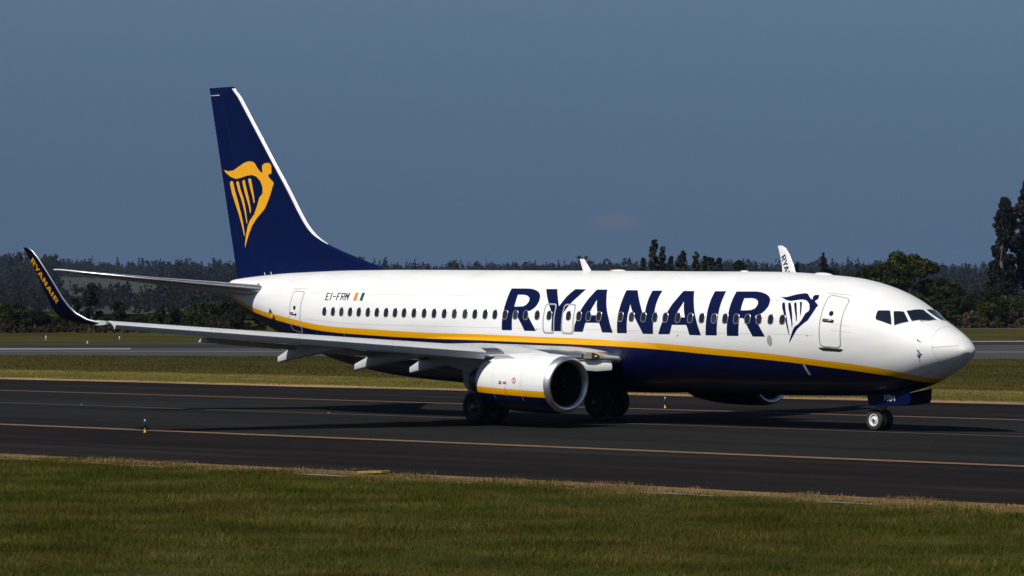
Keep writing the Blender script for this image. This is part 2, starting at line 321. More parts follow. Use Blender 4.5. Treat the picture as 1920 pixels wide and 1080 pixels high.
T={"LET":[[[[19.884,1.6551],[19.877,1.5352],[19.86,1.3951],[19.848,1.2304],[19.847,1.0666],[19.888,0.8443],[19.138,0.8405],[18.882,0.8446],[18.658,0.8671],[18.435,0.9106],[18.287,0.965],[18.208,1.0235],[18.171,1.1023],[18.203,1.1784],[18.295,1.2422],[18.446,1.2896],[18.571,1.3128],[18.629,1.3366],[18.597,1.3768],[18.528,1.4164],[18.34,1.5292],[18.132,1.6584],[18.72,1.6581],[18.893,1.538],[19.079,1.43],[19.185,1.3533],[19.353,1.3513],[19.358,1.4519],[19.355,1.5513],[19.365,1.654]],[[19.388,0.9851],[19.067,0.9858],[18.88,1.0037],[18.74,1.0436],[18.692,1.0829],[18.692,1.1381],[18.763,1.1869],[18.906,1.2195],[19.096,1.2259],[19.354,1.2274],[19.348,1.1526]]],[[[18.116,0.8487],[17.558,0.8459],[17.322,1.0189],[17.092,1.2112],[17.008,1.1342],[16.904,1.0282],[16.774,0.9269],[16.649,0.8439],[16.117,0.8464],[16.303,0.9961],[16.558,1.1533],[16.692,1.2484],[16.807,1.3356],[16.851,1.4354],[16.866,1.5533],[16.873,1.6524],[17.352,1.653],[17.345,1.5566],[17.335,1.4583],[17.354,1.379],[17.482,1.2685],[17.629,1.1752],[17.841,1.0331]]],[[[16.229,1.6566],[16.2,1.5584],[16.117,1.4601],[15.966,1.2698],[15.802,1.095],[15.696,0.9871],[15.582,0.8489],[15.074,0.8462],[14.925,1.0061],[14.789,1.1592],[14.669,1.2923],[14.542,1.4203],[14.429,1.5554],[14.324,1.6596],[14.846,1.6573],[14.923,1.5687],[14.989,1.4993],[15.662,1.504],[15.73,1.5911],[15.799,1.6554]],[[15.326,1.067],[15.249,1.1829],[15.169,1.2752],[15.091,1.3648],[15.521,1.3676],[15.477,1.272],[15.393,1.168]]],[[[14.117,1.6631],[14.116,1.5144],[14.117,1.3585],[14.101,1.2381],[14.1,1.0579],[14.127,0.854],[13.596,0.8535],[13.354,1.0199],[13.123,1.1804],[13.007,1.2714],[12.851,1.3985],[12.839,1.2803],[12.858,1.189],[12.866,1.0281],[12.875,0.8595],[12.409,0.8554],[12.42,1.0027],[12.42,1.1444],[12.401,1.2671],[12.393,1.4434],[12.398,1.6644],[12.884,1.6641],[13.057,1.5448],[13.294,1.392],[13.483,1.2646],[13.638,1.1523],[13.632,1.2554],[13.647,1.3553],[13.649,1.482],[13.65,1.6614]]],[[[12.151,1.6649],[11.998,1.4976],[11.896,1.391],[11.776,1.2624],[11.66,1.1338],[11.534,1.0195],[11.412,0.8557],[10.917,0.8566],[10.778,1.0033],[10.657,1.1317],[10.535,1.2721],[10.395,1.4155],[10.273,1.5463],[10.168,1.6625],[10.695,1.6629],[10.763,1.5788],[10.842,1.5034],[11.505,1.5072],[11.555,1.5863],[11.619,1.6601]],[[11.162,1.0772],[11.095,1.1763],[11.024,1.2663],[10.932,1.3728],[11.391,1.377],[11.324,1.2738],[11.233,1.1774]]],[[[9.948,1.6603],[9.941,1.552],[9.936,1.4016],[9.945,1.267],[9.953,1.1263],[9.958,1.0088],[9.959,0.8544],[9.454,0.851],[9.437,0.9827],[9.434,1.1222],[9.429,1.243],[9.422,1.3778],[9.429,1.5093],[9.438,1.657]]],[[[8.974,1.6593],[8.981,1.5421],[8.974,1.4302],[8.979,1.2975],[8.985,1.1494],[8.982,1.0233],[8.981,0.8536],[8.072,0.8452],[7.835,0.8607],[7.602,0.8954],[7.416,0.9445],[7.308,1.0045],[7.273,1.0691],[7.278,1.1374],[7.352,1.2045],[7.463,1.2603],[7.593,1.2879],[7.738,1.3114],[7.745,1.3354],[7.668,1.4011],[7.541,1.4846],[7.402,1.5763],[7.271,1.66],[7.82,1.6608],[7.958,1.5708],[8.086,1.4835],[8.269,1.3632],[8.444,1.3598],[8.445,1.4816],[8.453,1.6566]],[[8.474,0.995],[8.133,0.9886],[7.949,1.0034],[7.819,1.0454],[7.776,1.0873],[7.783,1.1391],[7.847,1.1853],[7.974,1.2132],[8.163,1.2226],[8.455,1.225],[8.468,1.104]]]],"HARP":[[[6.947,0.9276],[6.819,0.9429],[6.626,0.9341],[6.451,0.8988],[6.256,0.8614],[6.07,0.8381],[5.941,0.8279],[5.834,0.8392],[5.734,0.8864],[5.628,0.9314],[5.534,0.9553],[5.521,0.9451],[5.551,0.9097],[5.552,0.872],[5.498,0.8474],[5.355,0.8399],[5.31,0.8917],[5.305,0.941],[5.373,0.966],[5.381,0.9865],[5.302,1.0179],[5.186,1.0583],[5.194,1.0923],[5.223,1.0991],[5.244,1.1491],[5.308,1.231],[5.434,1.3572],[5.686,1.4523],[5.862,1.5286],[5.955,1.5898],[6.094,1.6745],[6.231,1.7512],[6.207,1.709],[6.136,1.6417],[6.049,1.546],[5.983,1.4919],[5.807,1.4303],[5.71,1.3642],[5.604,1.2403],[5.494,1.1901],[5.481,1.1472],[5.558,1.0568],[5.69,0.999],[5.808,0.9741],[5.975,0.9703],[6.19,0.9919],[6.383,1.012],[6.582,1.0024],[6.753,0.9725]],[[6.717,1.0773],[6.705,1.0499],[6.632,1.0515],[6.585,1.0852],[6.492,1.1885],[6.35,1.3466],[6.239,1.5196],[6.202,1.6299],[6.228,1.6301],[6.298,1.5203],[6.41,1.3769],[6.561,1.2305],[6.66,1.1503]],[[6.461,1.0716],[6.437,1.0447],[6.37,1.053],[6.271,1.1318],[6.157,1.2637],[6.082,1.4206],[6.076,1.5001],[6.095,1.5003],[6.143,1.4021],[6.274,1.2558],[6.384,1.1553]],[[6.213,1.0656],[6.195,1.0374],[6.124,1.0433],[6.047,1.1264],[5.948,1.2592],[5.906,1.3782],[5.931,1.3886],[5.989,1.3005],[6.089,1.1906]],[[5.99,1.0373],[5.958,1.0137],[5.899,1.0323],[5.833,1.1207],[5.799,1.2043],[5.779,1.2705],[5.804,1.2762],[5.859,1.1954],[5.902,1.1226]]],"FINHARP":[[[37.886,9.228],[37.607,9.169],[37.3,9.184],[36.939,9.32],[36.579,9.463],[36.303,9.513],[36.056,9.495],[35.891,9.416],[35.755,9.253],[35.591,9.113],[35.428,9.03],[35.449,9.159],[35.454,9.312],[35.345,9.4],[35.154,9.421],[34.964,9.395],[34.883,9.312],[34.884,9.009],[35.019,8.992],[35.09,8.93],[34.993,8.826],[34.803,8.703],[34.738,8.617],[34.804,8.517],[34.913,8.267],[35.103,7.934],[35.295,7.668],[35.814,7.305],[36.089,7.039],[36.31,6.702],[36.476,6.365],[36.543,6.189],[36.542,6.4],[36.475,6.705],[36.364,7.043],[36.226,7.245],[35.951,7.477],[35.758,7.812],[35.621,8.114],[35.418,8.262],[35.429,8.516],[35.565,8.739],[35.81,8.915],[36.084,8.987],[36.415,8.965],[36.857,8.885],[37.134,8.865],[37.468,8.959],[37.746,9.104]],[[37.496,8.687],[37.468,8.771],[37.385,8.793],[37.29,8.75],[37.191,8.457],[36.97,7.974],[36.777,7.493],[36.64,7.082],[36.553,6.672],[36.597,6.656],[36.723,7.015],[36.916,7.462],[37.136,7.875],[37.358,8.29]],[[37.096,8.711],[37.023,8.777],[36.924,8.74],[36.83,8.482],[36.61,8.069],[36.473,7.623],[36.386,7.146],[36.43,7.136],[36.556,7.557],[36.721,7.969],[36.969,8.418]],[[36.702,8.735],[36.636,8.811],[36.536,8.788],[36.471,8.576],[36.306,8.164],[36.17,7.719],[36.17,7.532],[36.214,7.533],[36.307,7.824],[36.527,8.271]],[[36.327,8.81],[36.239,8.869],[36.14,8.822],[36.058,8.531],[35.96,8.19],[35.922,7.935],[35.977,7.902],[36.059,8.158],[36.223,8.536]]],"REG":[[[29.809,1.1803],[29.844,1.0113],[29.895,1.0121],[29.86,1.1814]],[[29.886,1.0324],[29.673,1.029],[29.696,1.0101],[29.908,1.0134]],[[29.851,1.1057],[29.724,1.1034],[29.743,1.0853],[29.87,1.0875]],[[29.844,1.1807],[29.653,1.1769],[29.669,1.1594],[29.86,1.1632]],[[29.532,1.1749],[29.551,1.0069],[29.602,1.0076],[29.583,1.1759]],[[29.449,1.1],[29.255,1.097],[29.275,1.079],[29.468,1.082]],[[29.154,1.1682],[29.176,1.0018],[29.226,1.0025],[29.205,1.1691]],[[29.195,1.0221],[29.008,1.0198],[29.031,1.0011],[29.218,1.0034]],[[29.175,1.0958],[29.068,1.0942],[29.087,1.0764],[29.194,1.0779]],[[28.898,1.1642],[28.928,0.9989],[28.978,0.9995],[28.948,1.1649]],[[28.946,1.019],[28.805,1.0174],[28.828,0.9989],[28.969,1.0004]],[[28.836,1.0028],[28.767,1.0892],[28.717,1.0886],[28.786,1.0023]],[[28.916,1.0935],[28.73,1.0911],[28.75,1.0734],[28.935,1.0757]],[[28.893,1.0882],[28.783,1.1625],[28.733,1.1618],[28.843,1.0875]],[[28.64,1.1606],[28.676,0.9962],[28.726,0.9967],[28.69,1.1612]],[[28.732,1.0003],[28.6,1.107],[28.55,1.1065],[28.682,0.9998]],[[28.568,1.1001],[28.502,0.9981],[28.552,0.9986],[28.617,1.1007]],[[28.482,1.1586],[28.507,0.9947],[28.556,0.9951],[28.532,1.1592]]],"FLAG":[[[28.163,1.1652],[27.988,1.1636],[28.015,0.9889],[28.182,0.99]],[[27.794,1.1619],[27.628,1.1604],[27.648,0.9866],[27.818,0.9877]],[[27.988,1.1636],[27.794,1.1619],[27.818,0.9877],[28.015,0.9889]]],"WIN":[[29.754,1.4196],[29.223,1.4091],[28.711,1.4013],[28.193,1.3956],[27.682,1.3921],[27.161,1.3894],[26.646,1.3875],[26.126,1.3864],[25.626,1.3861],[25.128,1.3863],[24.582,1.3867],[24.027,1.387],[23.49,1.3868],[22.945,1.3865],[22.404,1.3859],[21.838,1.3853],[21.317,1.3847],[20.777,1.3842],[20.269,1.3838],[19.749,1.3837],[19.213,1.3836],[18.686,1.3836],[18.098,1.3837],[17.495,1.3838],[16.526,1.3841],[16.015,1.3842],[15.542,1.3843],[15.035,1.3844],[13.983,1.3844],[13.45,1.3843],[12.884,1.384],[12.343,1.3835],[11.848,1.3829],[11.261,1.3817],[10.691,1.3803],[10.154,1.3789],[9.592,1.3775],[9.087,1.3763],[8.586,1.3754],[8.084,1.3749],[7.568,1.3745],[7.051,1.3733],[6.54,1.3711]],"CK":[[[2.956,1.0585],[2.994,0.9136],[2.975,0.8703],[2.655,0.7599],[2.503,0.9161],[2.394,1.0818],[2.464,1.0971],[2.912,1.0986]],[[2.553,0.731],[2.318,0.5785],[2.211,0.6317],[2.011,0.7457],[2.022,0.7804],[2.308,1.0688],[2.418,0.9028]],[[2.292,0.5084],[2.232,0.396],[2.137,-0.167],[1.885,-0.0592],[1.557,0.086],[1.595,0.2719],[1.938,0.6957],[2.099,0.6042]],[[2.196,-0.2744],[2.043,-0.6028],[1.55,0.0112],[1.872,-0.1252]]]}

# ---------------------------------------------------------------- aeroplane
jet=empty('passenger_jet',(19.5,0,0))
tag(jet,'white twin-engine airliner with yellow stripe, navy belly and navy harp tail fin','aeroplane')
xs=np.concatenate([X0+np.linspace(0,1,46)**2*4.0,np.linspace(4.4,24,40),np.linspace(24.4,XE,60)])
th=np.linspace(0,2*math.pi,128,endpoint=False)
MB().grid(skin(xs[:,None],th[None,:]),flip=True).build('fuselage',M['livery'],jet)

# belly fairing over the wing root
fs=[]
for x,k in [(11.6,.0),(12.2,.25),(13.0,.62),(14.0,.9),(15.2,1.),(17,1.),(19,1.),(21,1.),(22.5,.85),(23.6,.5),(24.6,.15),(25.2,0.)]:
    row=[]
    for t in np.linspace(R(101),R(259),41):
        p=skin(x,t); s=abs(math.sin(t))
        up=(math.degrees(t)-101)/(158); e=math.sin(math.pi*up)**.35 if 0<up<1 else 0
        n=np.array([0,math.sin(t),math.cos(t)]); d=.20*k*e*(.35+.65*s)-.03*(1-k*e)
        row.append(p+n*d)
    fs.append(row)
MB().grid(fs,closed_v=False,cap=False,flip=True).build('belly_fairing',M['livery'],jet)

# seams on the skin
mb=MB()
for t in (1.02,1.62): skinstrip(mb,[(5.2,t),(31.0,t)],.012,.0025)
for x in (12.6,22.4,28.6): skinstrip(mb,[(x,.25),(x,1.95)],.008,.0025)
skinstrip(mb,[(1.02+.16*math.cos(a),a) for a in np.linspace(-3.0,3.0,50)],.018,.003)
skinstrip(mb,[(4.15,.72),(5.05,.78)],.02,.012); skinstrip(mb,[(31.2,.93),(32.2,.95)],.02,.012)
for a in ((3.7,1.38),(3.7,1.50)): skinstrip(mb,[(a[0],a[1]),(4.5,a[1]+.01)],.012,.003)
mb.build('skin_seam',M['panel'],jet)
for pts,wd_ in (([(1.062,1.4537),(.914,1.4059),(.774,1.349),(.642,1.2685),(.52,1.1335),(.43,.93)],.014),([(1.126,2.1637),(.976,2.1961),(.834,2.2438),(.702,2.313),(.578,2.4201),(.47,2.6041)],.022),([(2.078,2.5057),(1.901,2.5041),(1.736,2.5158),(1.578,2.5345),(1.421,2.5523),(1.269,2.572)],.022)):
    mb=MB(); skinstrip(mb,pts,wd_,.009); mb.build('lightning_strip',M['cowl' if wd_<.02 else 'lightgrey'],jet)

# writing and emblem on the side
for g in T['LET']: decal(MB(),g,.005).build('letter',M['navy'],jet)
mb=MB()
for g in T['HARP']: decal(mb,[g],.006)
mb.build('harp_emblem',M['navy'],jet)
mb=MB()
for g in T['REG']: decal(mb,[g],.006)
mb.build('registration_lettering',M['navy'],jet)
mb=MB()
for k,g in enumerate(T['FLAG']): decal(mb,[g],.005,k)
mb.build('national_flag',[M['orange'],M['green'],M['flagwhite']],jet)

# cabin windows
for x,t in T['WIN']:
    o=rrect(x-.135,x+.135,t-.093,t+.093,.11,.06,5); i=rrect(x-.108,x+.108,t-.079,t+.079,.09,.052,5)
    g=decal(MB(),[rrect(x-.12,x+.12,t-.085,t+.085,.10,.056,5)],.007).build('cabin_window',M[random.choice(['glass','glass','glass','glass2','glass3'])],jet)
    ring(MB(),o,i,(.002,.014,.008)).build('window_frame',M['frame'],g)

# doors
def door(name,x0,x1,t0,t1,rx,rt,win=None,handle=None,lw=.045,sill=False,white=False):
    d=decal(MB(),[rrect(x0+.02,x1-.02,t0+.012,t1-.012,rx,rt)],.003).build(name,M['livery'],jet)
    ring(MB(),densify(rrect(x0,x1,t0,t1,rx,rt)),densify(rrect(x0+lw,x1-lw,t0+lw/1.9,t1-lw/1.9,rx*.8,rt*.8)),(.003,.011,.007)).build('door_outline',M['greyline'],d)
    if win: decal(MB(),[[(win[0]+.085*math.cos(a),win[1]+.05*math.sin(a)) for a in np.linspace(0,2*math.pi,20,endpoint=False)]],.009,dstep=.02).build('door_window',M['glass'],d)
    if handle:
        hx,ht=handle
        h=MB(); decal(h,[rrect(hx-.23,hx+.23,ht-.032,ht+.032,.07,.02)],.008); h.build('handle_recess',M['black'],d)
        h=MB(); h.tube(skin(hx+.16,ht,.02),skin(hx-.17,ht-.012,.03),.022,.022); h.build('door_handle',M['frame'],d)
    if sill:
        decal(MB(),[[(x0-.03,t1+.004),(x1+.03,t1+.004),(x1+.03,t1+.022),(x1-.1,t1+.05),(x0+.1,t1+.05),(x0-.03,t1+.022)]],.012,dstep=.02).build('door_sill',M['black'],d)
    return d
door('service_door',4.07,4.95,.80,1.80,.17,.09,win=(4.547,1.19),handle=(4.61,1.337),sill=True)
door('rear_door',31.30,32.07,1.0,2.02,.15,.08,win=(31.73,1.42),handle=(31.79,1.566))
door('overwing_exit',17.20,17.80,1.152,1.70,.13,.075,lw=.06)
door('overwing_exit',16.24,16.86,1.156,1.70,.13,.075,lw=.06)

# cockpit windows (starboard traced, port mirrored)
CK=[T['CK'][0],T['CK'][1],[(2.292,.5084),(2.232,.396),(2.13,.05),(1.85,.05),(1.56,.075),(1.6,.27),(1.938,.6957),(2.099,.6042)]]
for side in (1,-1):
    for lp in CK:
        q=[(x,side*t) for x,t in lp]
        g=decal(MB(),[q],.012,dstep=.03,amax=.1).build('cockpit_window',M['cockglass'],jet)
        c=np.mean(np.array(q),0); big=densify([(c[0]+(x-c[0])*1.07,c[1]+(t-c[1])*1.07) for x,t in q],.06); sm=densify(q,.06)
        if len(big)!=len(sm): sm=[((x-c[0])/1.07+c[0],(t-c[1])/1.07+c[1]) for x,t in big]
        ring(MB(),big,sm,(.002,.02,.014)).build('window_frame',M['white'],g)
mb=MB(); mb.tube(skin(1.62,.30,.04),skin(1.75,.55,.04),.012); mb.tube(skin(1.60,.28,.0),skin(1.62,.30,.045),.02); mb.build('wiper',M['black'],jet)

# ---------------------------------------------------------------- lifting surfaces
def naca(n,t,camber=.015):
    b=np.linspace(0,math.pi,n); x=(1-np.cos(b))/2
    yt=5*t*(.2969*np.sqrt(x)-.126*x-.3516*x**2+.2843*x**3-.1036*x**4)
    yc=camber*4*x*(1-x)
    up=np.stack([x,yc+yt],1)[::-1]; lo=np.stack([x,yc-yt],1)[1:-1]
    return np.concatenate([up,lo])           # TE upper -> LE -> TE lower
def surface(name,stations,side,mats,parent,n=26,lefrac=.06,camber=.015,levels=None):
    """stations: (y,z,LEx,TEx,thickness m,cant deg)"""
    P=[]
    for y,z,le,te,t,ca in stations:
        c=te-le; af=naca(n,t/c,camber); ca=R(ca)
        P.append([(le+a*c, side*(y-math.sin(ca)*b*c), z+math.cos(ca)*b*c) for a,b in af])
    P=np.array(P); k=P.shape[1]
    mb=MB().grid(P,flip=(side>0))
    af=naca(n,.1,camber); fr=(af[:,0]+np.roll(af[:,0],-1))/2
    m=[]
    for i in range(len(P)-1):
        for j in range(k): m.append(1 if fr[j]<lefrac else 0)
    mb.m=m+[0,0]
    o=mb.build(name,mats,parent); return shade_auto(o,60)
WST=[(1.2,2.17,13.75,22.0,.62,2),(1.9,2.19,14.15,21.95,.62,4),(3.2,2.27,14.98,21.8,.60,5),(4.6,2.37,15.95,21.62,.56,5),(5.8,2.40,16.7,21.5,.50,5),(9.0,2.69,18.34,22.15,.40,5),(13.0,3.05,20.36,22.95,.28,5),(16.2,3.35,21.98,23.62,.19,5),(16.9,3.44,22.3,23.75,.16,7)]
SLZ=lambda y: float(np.interp(y,[5.8,16.9],[2.50,3.44]))
_wg=[(16.75,3.43,22.22,23.75,.16),(16.9,3.475,22.72,24.15,.15),(17.03,3.57,23.16,24.50,.13),(17.17,3.77,23.58,24.74,.115),(17.29,3.99,23.80,24.82,.10),(17.40,4.26,23.99,24.87,.09),(17.54,4.72,24.27,25.02,.08),(17.68,5.2,24.58,25.20,.07),(17.78,5.58,24.87,25.40,.06),(17.85,5.82,25.10,25.54,.05),(17.875,5.92,25.33,25.61,.035)]
_ca=[math.degrees(math.atan2(_wg[min(i+1,len(_wg)-1)][1]-_wg[max(i-1,0)][1],_wg[min(i+1,len(_wg)-1)][0]-_wg[max(i-1,0)][0])) for i in range(len(_wg))]
WGL=[(*q,max(7,c)) for q,c in zip(_wg,_ca)]
TIPUP=.43/17.8
def lift(st,side): return [(y,z+(TIPUP*max(0,y-1.9) if side<0 else 0),a,b,t,c) for y,z,a,b,t,c in st]
def wz(y,side):  # leading-edge height
    s=lift(WST,side); return float(np.interp(y,[q[0] for q in s],[q[1] for q in s]))
def wle(y): return float(np.interp(y,[q[0] for q in WST],[q[2] for q in WST]))
def wte(y): return float(np.interp(y,[q[0] for q in WST],[q[3] for q in WST]))
def wth(y): return float(np.interp(y,[q[0] for q in WST],[q[4] for q in WST]))
txt=T['LET']
for side in (1,-1):
    wing=surface('wing',lift(WST,side),side,[M['lightgrey'],M['metal']],jet,lefrac=.05)
    # slats: drooped leading-edge panels
    prof=[(1.0,.10),(.60,.20),(.34,.165),(.03,.02),(0,-.012),(.10,-.20),(.13,-.235),(.18,-.235),(.24,-.10),(.40,.0),(.70,.05)]
    for a,b in ((5.75,8.55),(8.58,11.3),(11.33,13.9),(13.93,16.75)):
        P=[]
        for y in np.linspace(a,b,5):
            s=np.interp(y,[5.8,16.8],[1.0,.62]); zz=SLZ(y)+(TIPUP*(y-1.9) if side<0 else 0)-.05*s; xx=np.interp(y,[5.9,16.9],[16.35,22.06])
            P.append([(xx+px*s,side*(y-px*s*.05),zz+pz*s) for px,pz in prof])
        o=MB().grid(P,flip=(side<0)).build('slat',M['slat'],wing); shade_auto(o,28)
    # krueger panel under the inboard leading edge
    P=[]
    for y in np.linspace(1.98,4.1,6):
        s=(1-.2*(y-1.98)/2.1)*(.82 if y<2 else 1); x0=wle(y)+.16; z0=wz(y,side)-.02
        P.append([(x0,side*y,z0),(x0-.10*s,side*y,z0-.16*s),(x0-.14*s,side*y,z0-.30*s),(x0-.10*s,side*y,z0-.43*s),(x0-.02,side*y,z0-.45*s),(x0-.04*s,side*y,z0-.30*s),(x0+.03,side*y,z0-.1*s)])
    o=MB().grid(P,flip=(side<0)).build('krueger_flap',M['white'],wing); shade_auto(o,50)
    # landing light in the wing root
    P=[]
    c=np.array([wle(2.62)+.02,side*2.62,wz(2.62,side)+.05])
    lm=MB()
    d=np.array([wle(2.9)-wle(2.3),side*.6,wz(2.9,side)-wz(2.3,side)]); d/=np.linalg.norm(d); nrm=np.array([-.75,side*.6,.25]); nrm/=np.linalg.norm(nrm); v=np.cross(d,nrm); v/=np.linalg.norm(v)
    if v[2]<0: v=-v
    pts=[c+d*.31*math.cos(a)+v*.12*math.sin(a)+nrm*(.06+.02*math.cos(a)) for a in np.linspace(0,2*math.pi,20,endpoint=False)]
    back=[q-nrm*.12 for q in pts]
    lm.grid([back,pts],m=0)
    for i in range(5):
        for j in range(4):
            q=c+d*(-.02+.058*i)+v*(-.075+.05*j)+nrm*.075
            if (((-.02+.058*i)/.31)**2+((-.075+.05*j)/.13)**2)<.85: lm.box(q,(.035,.035,.028),1)
    lm.box(c-d*.18+nrm*.075,(.05,.05,.045),2)
    lm.build('landing_light',[M['black'],M['lamp'],M['amber']],wing,smooth=False)
    # flaps, slightly lowered
    for a,b in ((2.0,5.3),(5.9,12.6)):
        P=[]
        for y in np.linspace(a,b,6):
            t=wte(y); zt=wz(y,side)-.02*(1 if y>5 else 1); cch=.95 if y<5.6 else .8
            P.append([(t-.28,side*y,zt-.04),(t+.1,side*y,zt-.10),(t+cch*.24,side*y,zt-.19),(t+cch*.23,side*y,zt-.205),(t+.05,side*y,zt-.21),(t-.28,side*y,zt-.2)])
        o=MB().grid(P,flip=(side>0)).build('flap',M['lightgrey'],wing); shade_auto(o,40)
    # flap track fairings
    for y,xt,zt,zb in ((3.8,22.45,1.86,1.66),(6.2,22.55,2.0,1.79),(9.2,23.0,2.28,2.09)):
        up=TIPUP*(y-1.9) if side<0 else 0; te=wte(y); P=[]
        zw=wz(y,side)-wth(y)*.25
        for t in np.linspace(0,1,13):
            x=xt-3.9+3.9*t; wd=.17*math.sin(math.pi*min(1,.03+.9*t**.7))**.6+.02
            lo=zw-.02+(zb+up-zw)*(t**1.15); hi=zw+.05 if x<te-.1 else (zw+.05)+((zt+up)-(zw+.05))*((x-te+.1)/(xt-te+.1))
            lo=min(lo,hi-.03); cz=(hi+lo)/2; hh=(hi-lo)/2
            P.append([(x,side*y+wd*math.copysign(abs(math.cos(a))**.45,math.cos(a)),cz+hh*math.copysign(abs(math.sin(a))**.45,math.sin(a))) for a in np.linspace(0,2*math.pi,16,endpoint=False)])
        o=MB().grid(P).build('flap_track_fairing',M['slat'],wing); shade_auto(o,50)
    mb=MB(); mb.lathe((22.42,side*16.80,wz(16.8,side)+.01),(-.85,side*.5,0),[(0,.05),(.12,.045),(.18,.025),(.19,.004)],12)
    mb.build('navigation_light',M['greenlamp'] if side>0 else M['red'],wing)
    for y in (8.2,11.0,14.0):
        mb=MB(); mb.tube((wte(y)-.1,side*y,wz(y,side)-.05),(wte(y)+.28,side*y,wz(y,side)-.07),.012,.004,6); mb.build('static_wick',M['black'],wing)
    # winglet
    wl=surface('winglet',lift(WGL,side),side,[M['navyshaded'],M['metal']],jet,lefrac=.05,camber=0)
    # re-paint faces: outboard shade-darkened navy, inboard white
    me=wl.data; me.materials.append(M['white'])
    for pol in me.polygons:
        if pol.material_index==0 and pol.normal.y*side<-.15: pol.material_index=2
    # lettering on the face that looks to starboard
    zs=[q[1] for q in lift(WGL,side)]; ys=[q[0] for q in WGL]
    C=[(25.33,5.47),(25.12,5.60),(24.42,4.06),(24.22,4.18)]
    up=(TIPUP*15.8 if side<0 else 0)
    allp=[q for g in txt for lp in g for q in lp]; xa=max(q[0] for q in allp); xb=min(q[0] for q in allp); ta=max(q[1] for q in allp); tb=min(q[1] for q in allp)
    mb=MB()
    for g in txt:
        loops=[]
        for lp in g:
            l2=[]
            for x,t in lp:
                u=(xa-x)/(xa-xb); v=(ta-t)/(ta-tb)
                sb,st,eb,et=[np.array(q) for q in C]
                q=(sb*(1-u)+eb*u)*(1-v)+(st*(1-u)+et*u)*v
                if side<0: q=np.array([q[0]-.03,q[1]])
                l2.append((q[0],q[1]+up))
            loops.append(l2)
        S=lift(WGL,side); zz_=[s_[1] for s_ in S]
        for qd in trapezoids(loops,.15):
            V=[]
            for x,z in qd:
                le=np.interp(z,zz_,[s_[2] for s_ in S]); te=np.interp(z,zz_,[s_[3] for s_ in S]); th_=np.interp(z,zz_,[s_[4] for s_ in S]); yy=np.interp(z,zz_,[s_[0] for s_ in S])
                f=min(max((x-le)/(te-le),0.02),.98); hh=5*th_*(.2969*math.sqrt(f)-.126*f-.3516*f*f+.2843*f**3-.1036*f**4)
                V.append((x,side*yy+hh+.006,z))
            mb.add(V,[(0,1,2,3)])
    mb.build('lettering',M['yellow'] if side>0 else M['navy'],wl,smooth=False)
    # tailplane
    stz=lambda st:[(y,z,a,b,t,c) for y,z,a,b,t,c in st]
    hs=surface('horizontal_stabilizer',stz([(.3,4.56,33.9,37.9,.46,7),(1.0,4.62,34.45,38.0,.42,7),(4.0,4.96,36.6,38.65,.24,7),(6.6,5.27,38.35,39.2,.12,7)]),side,[M['lightgrey'],M['metal']],jet,lefrac=.07,camber=-.005)
    surface('stabilizer_tip',stz([(6.6,5.27,38.34,39.21,.122,7),(7.0,5.33,38.66,39.26,.08,7),(7.17,5.36,38.92,39.2,.04,7)]),side,[M['white'],M['white']],hs,camber=-.005)

# fin with dorsal extension
FLE=pchip([5.0,5.40,5.60,5.97,6.29,6.55,6.9,7.26,8.28,9.58,11.3,12.2,12.42],[27.2,28.67,29.34,30.68,31.67,32.2,32.68,33.03,33.83,34.92,36.33,37.1,37.38])
fte=lambda z: 37.14+(z-5.0)*.2372
def fin_half(x,z):
    le=float(FLE(z)); te=fte(z); lm=30.9+(z-5.0)*.8735; lm=max(lm,le)
    tm=np.interp(z,[5,12.4],[.40,.12])
    f=min(max((x-lm)/(te-lm),0),1); h=tm/.5*(.2969*math.sqrt(f)-.126*f-.3516*f*f+.2843*f**3-.1036*f**4) if x>lm else 0
    d=max(x-le,0); b=.075*min(1,math.sqrt(d/.25)) * (1 if x<lm else max(0,1-(x-lm)/1.2))
    return max(h,b,.006)
P=[];nx=40
zl=[4.6,5.0,5.2,5.4,5.6,5.8,6.0,6.2,6.4,6.6,6.9,7.3,7.8,8.5,9.3,10.2,11.2,12.0,12.25,12.38,12.42]
fr=(1-np.cos(np.linspace(0,math.pi,nx)))/2*.7+np.linspace(0,1,nx)*.3
for z in zl:
    zz=max(z,5.0); le=float(FLE(zz)); te=fte(zz); k=1 if z<12.3 else (.8 if z<12.4 else .3)
    up=[(le+(te-le)*f,k*fin_half(le+(te-le)*f,zz)*(0 if f==0 else 1),z) for f in fr]
    P.append(up[::-1]+[(x,-y,q) for x,y,q in up[1:-1]])
mb=MB().grid(P)
k=len(P[0]); m=[]
for i in range(len(zl)-1):
    for j in range(k):
        x=np.mean([P[i][j][0],P[i][(j+1)%k][0],P[i+1][j][0],P[i+1][(j+1)%k][0]]); z=(zl[i]+zl[i+1])/2
        m.append(0)
mb.m=m+[0,0]
fin=mb.build('tail_fin',M['navytail'],jet); shade_auto(fin,50)
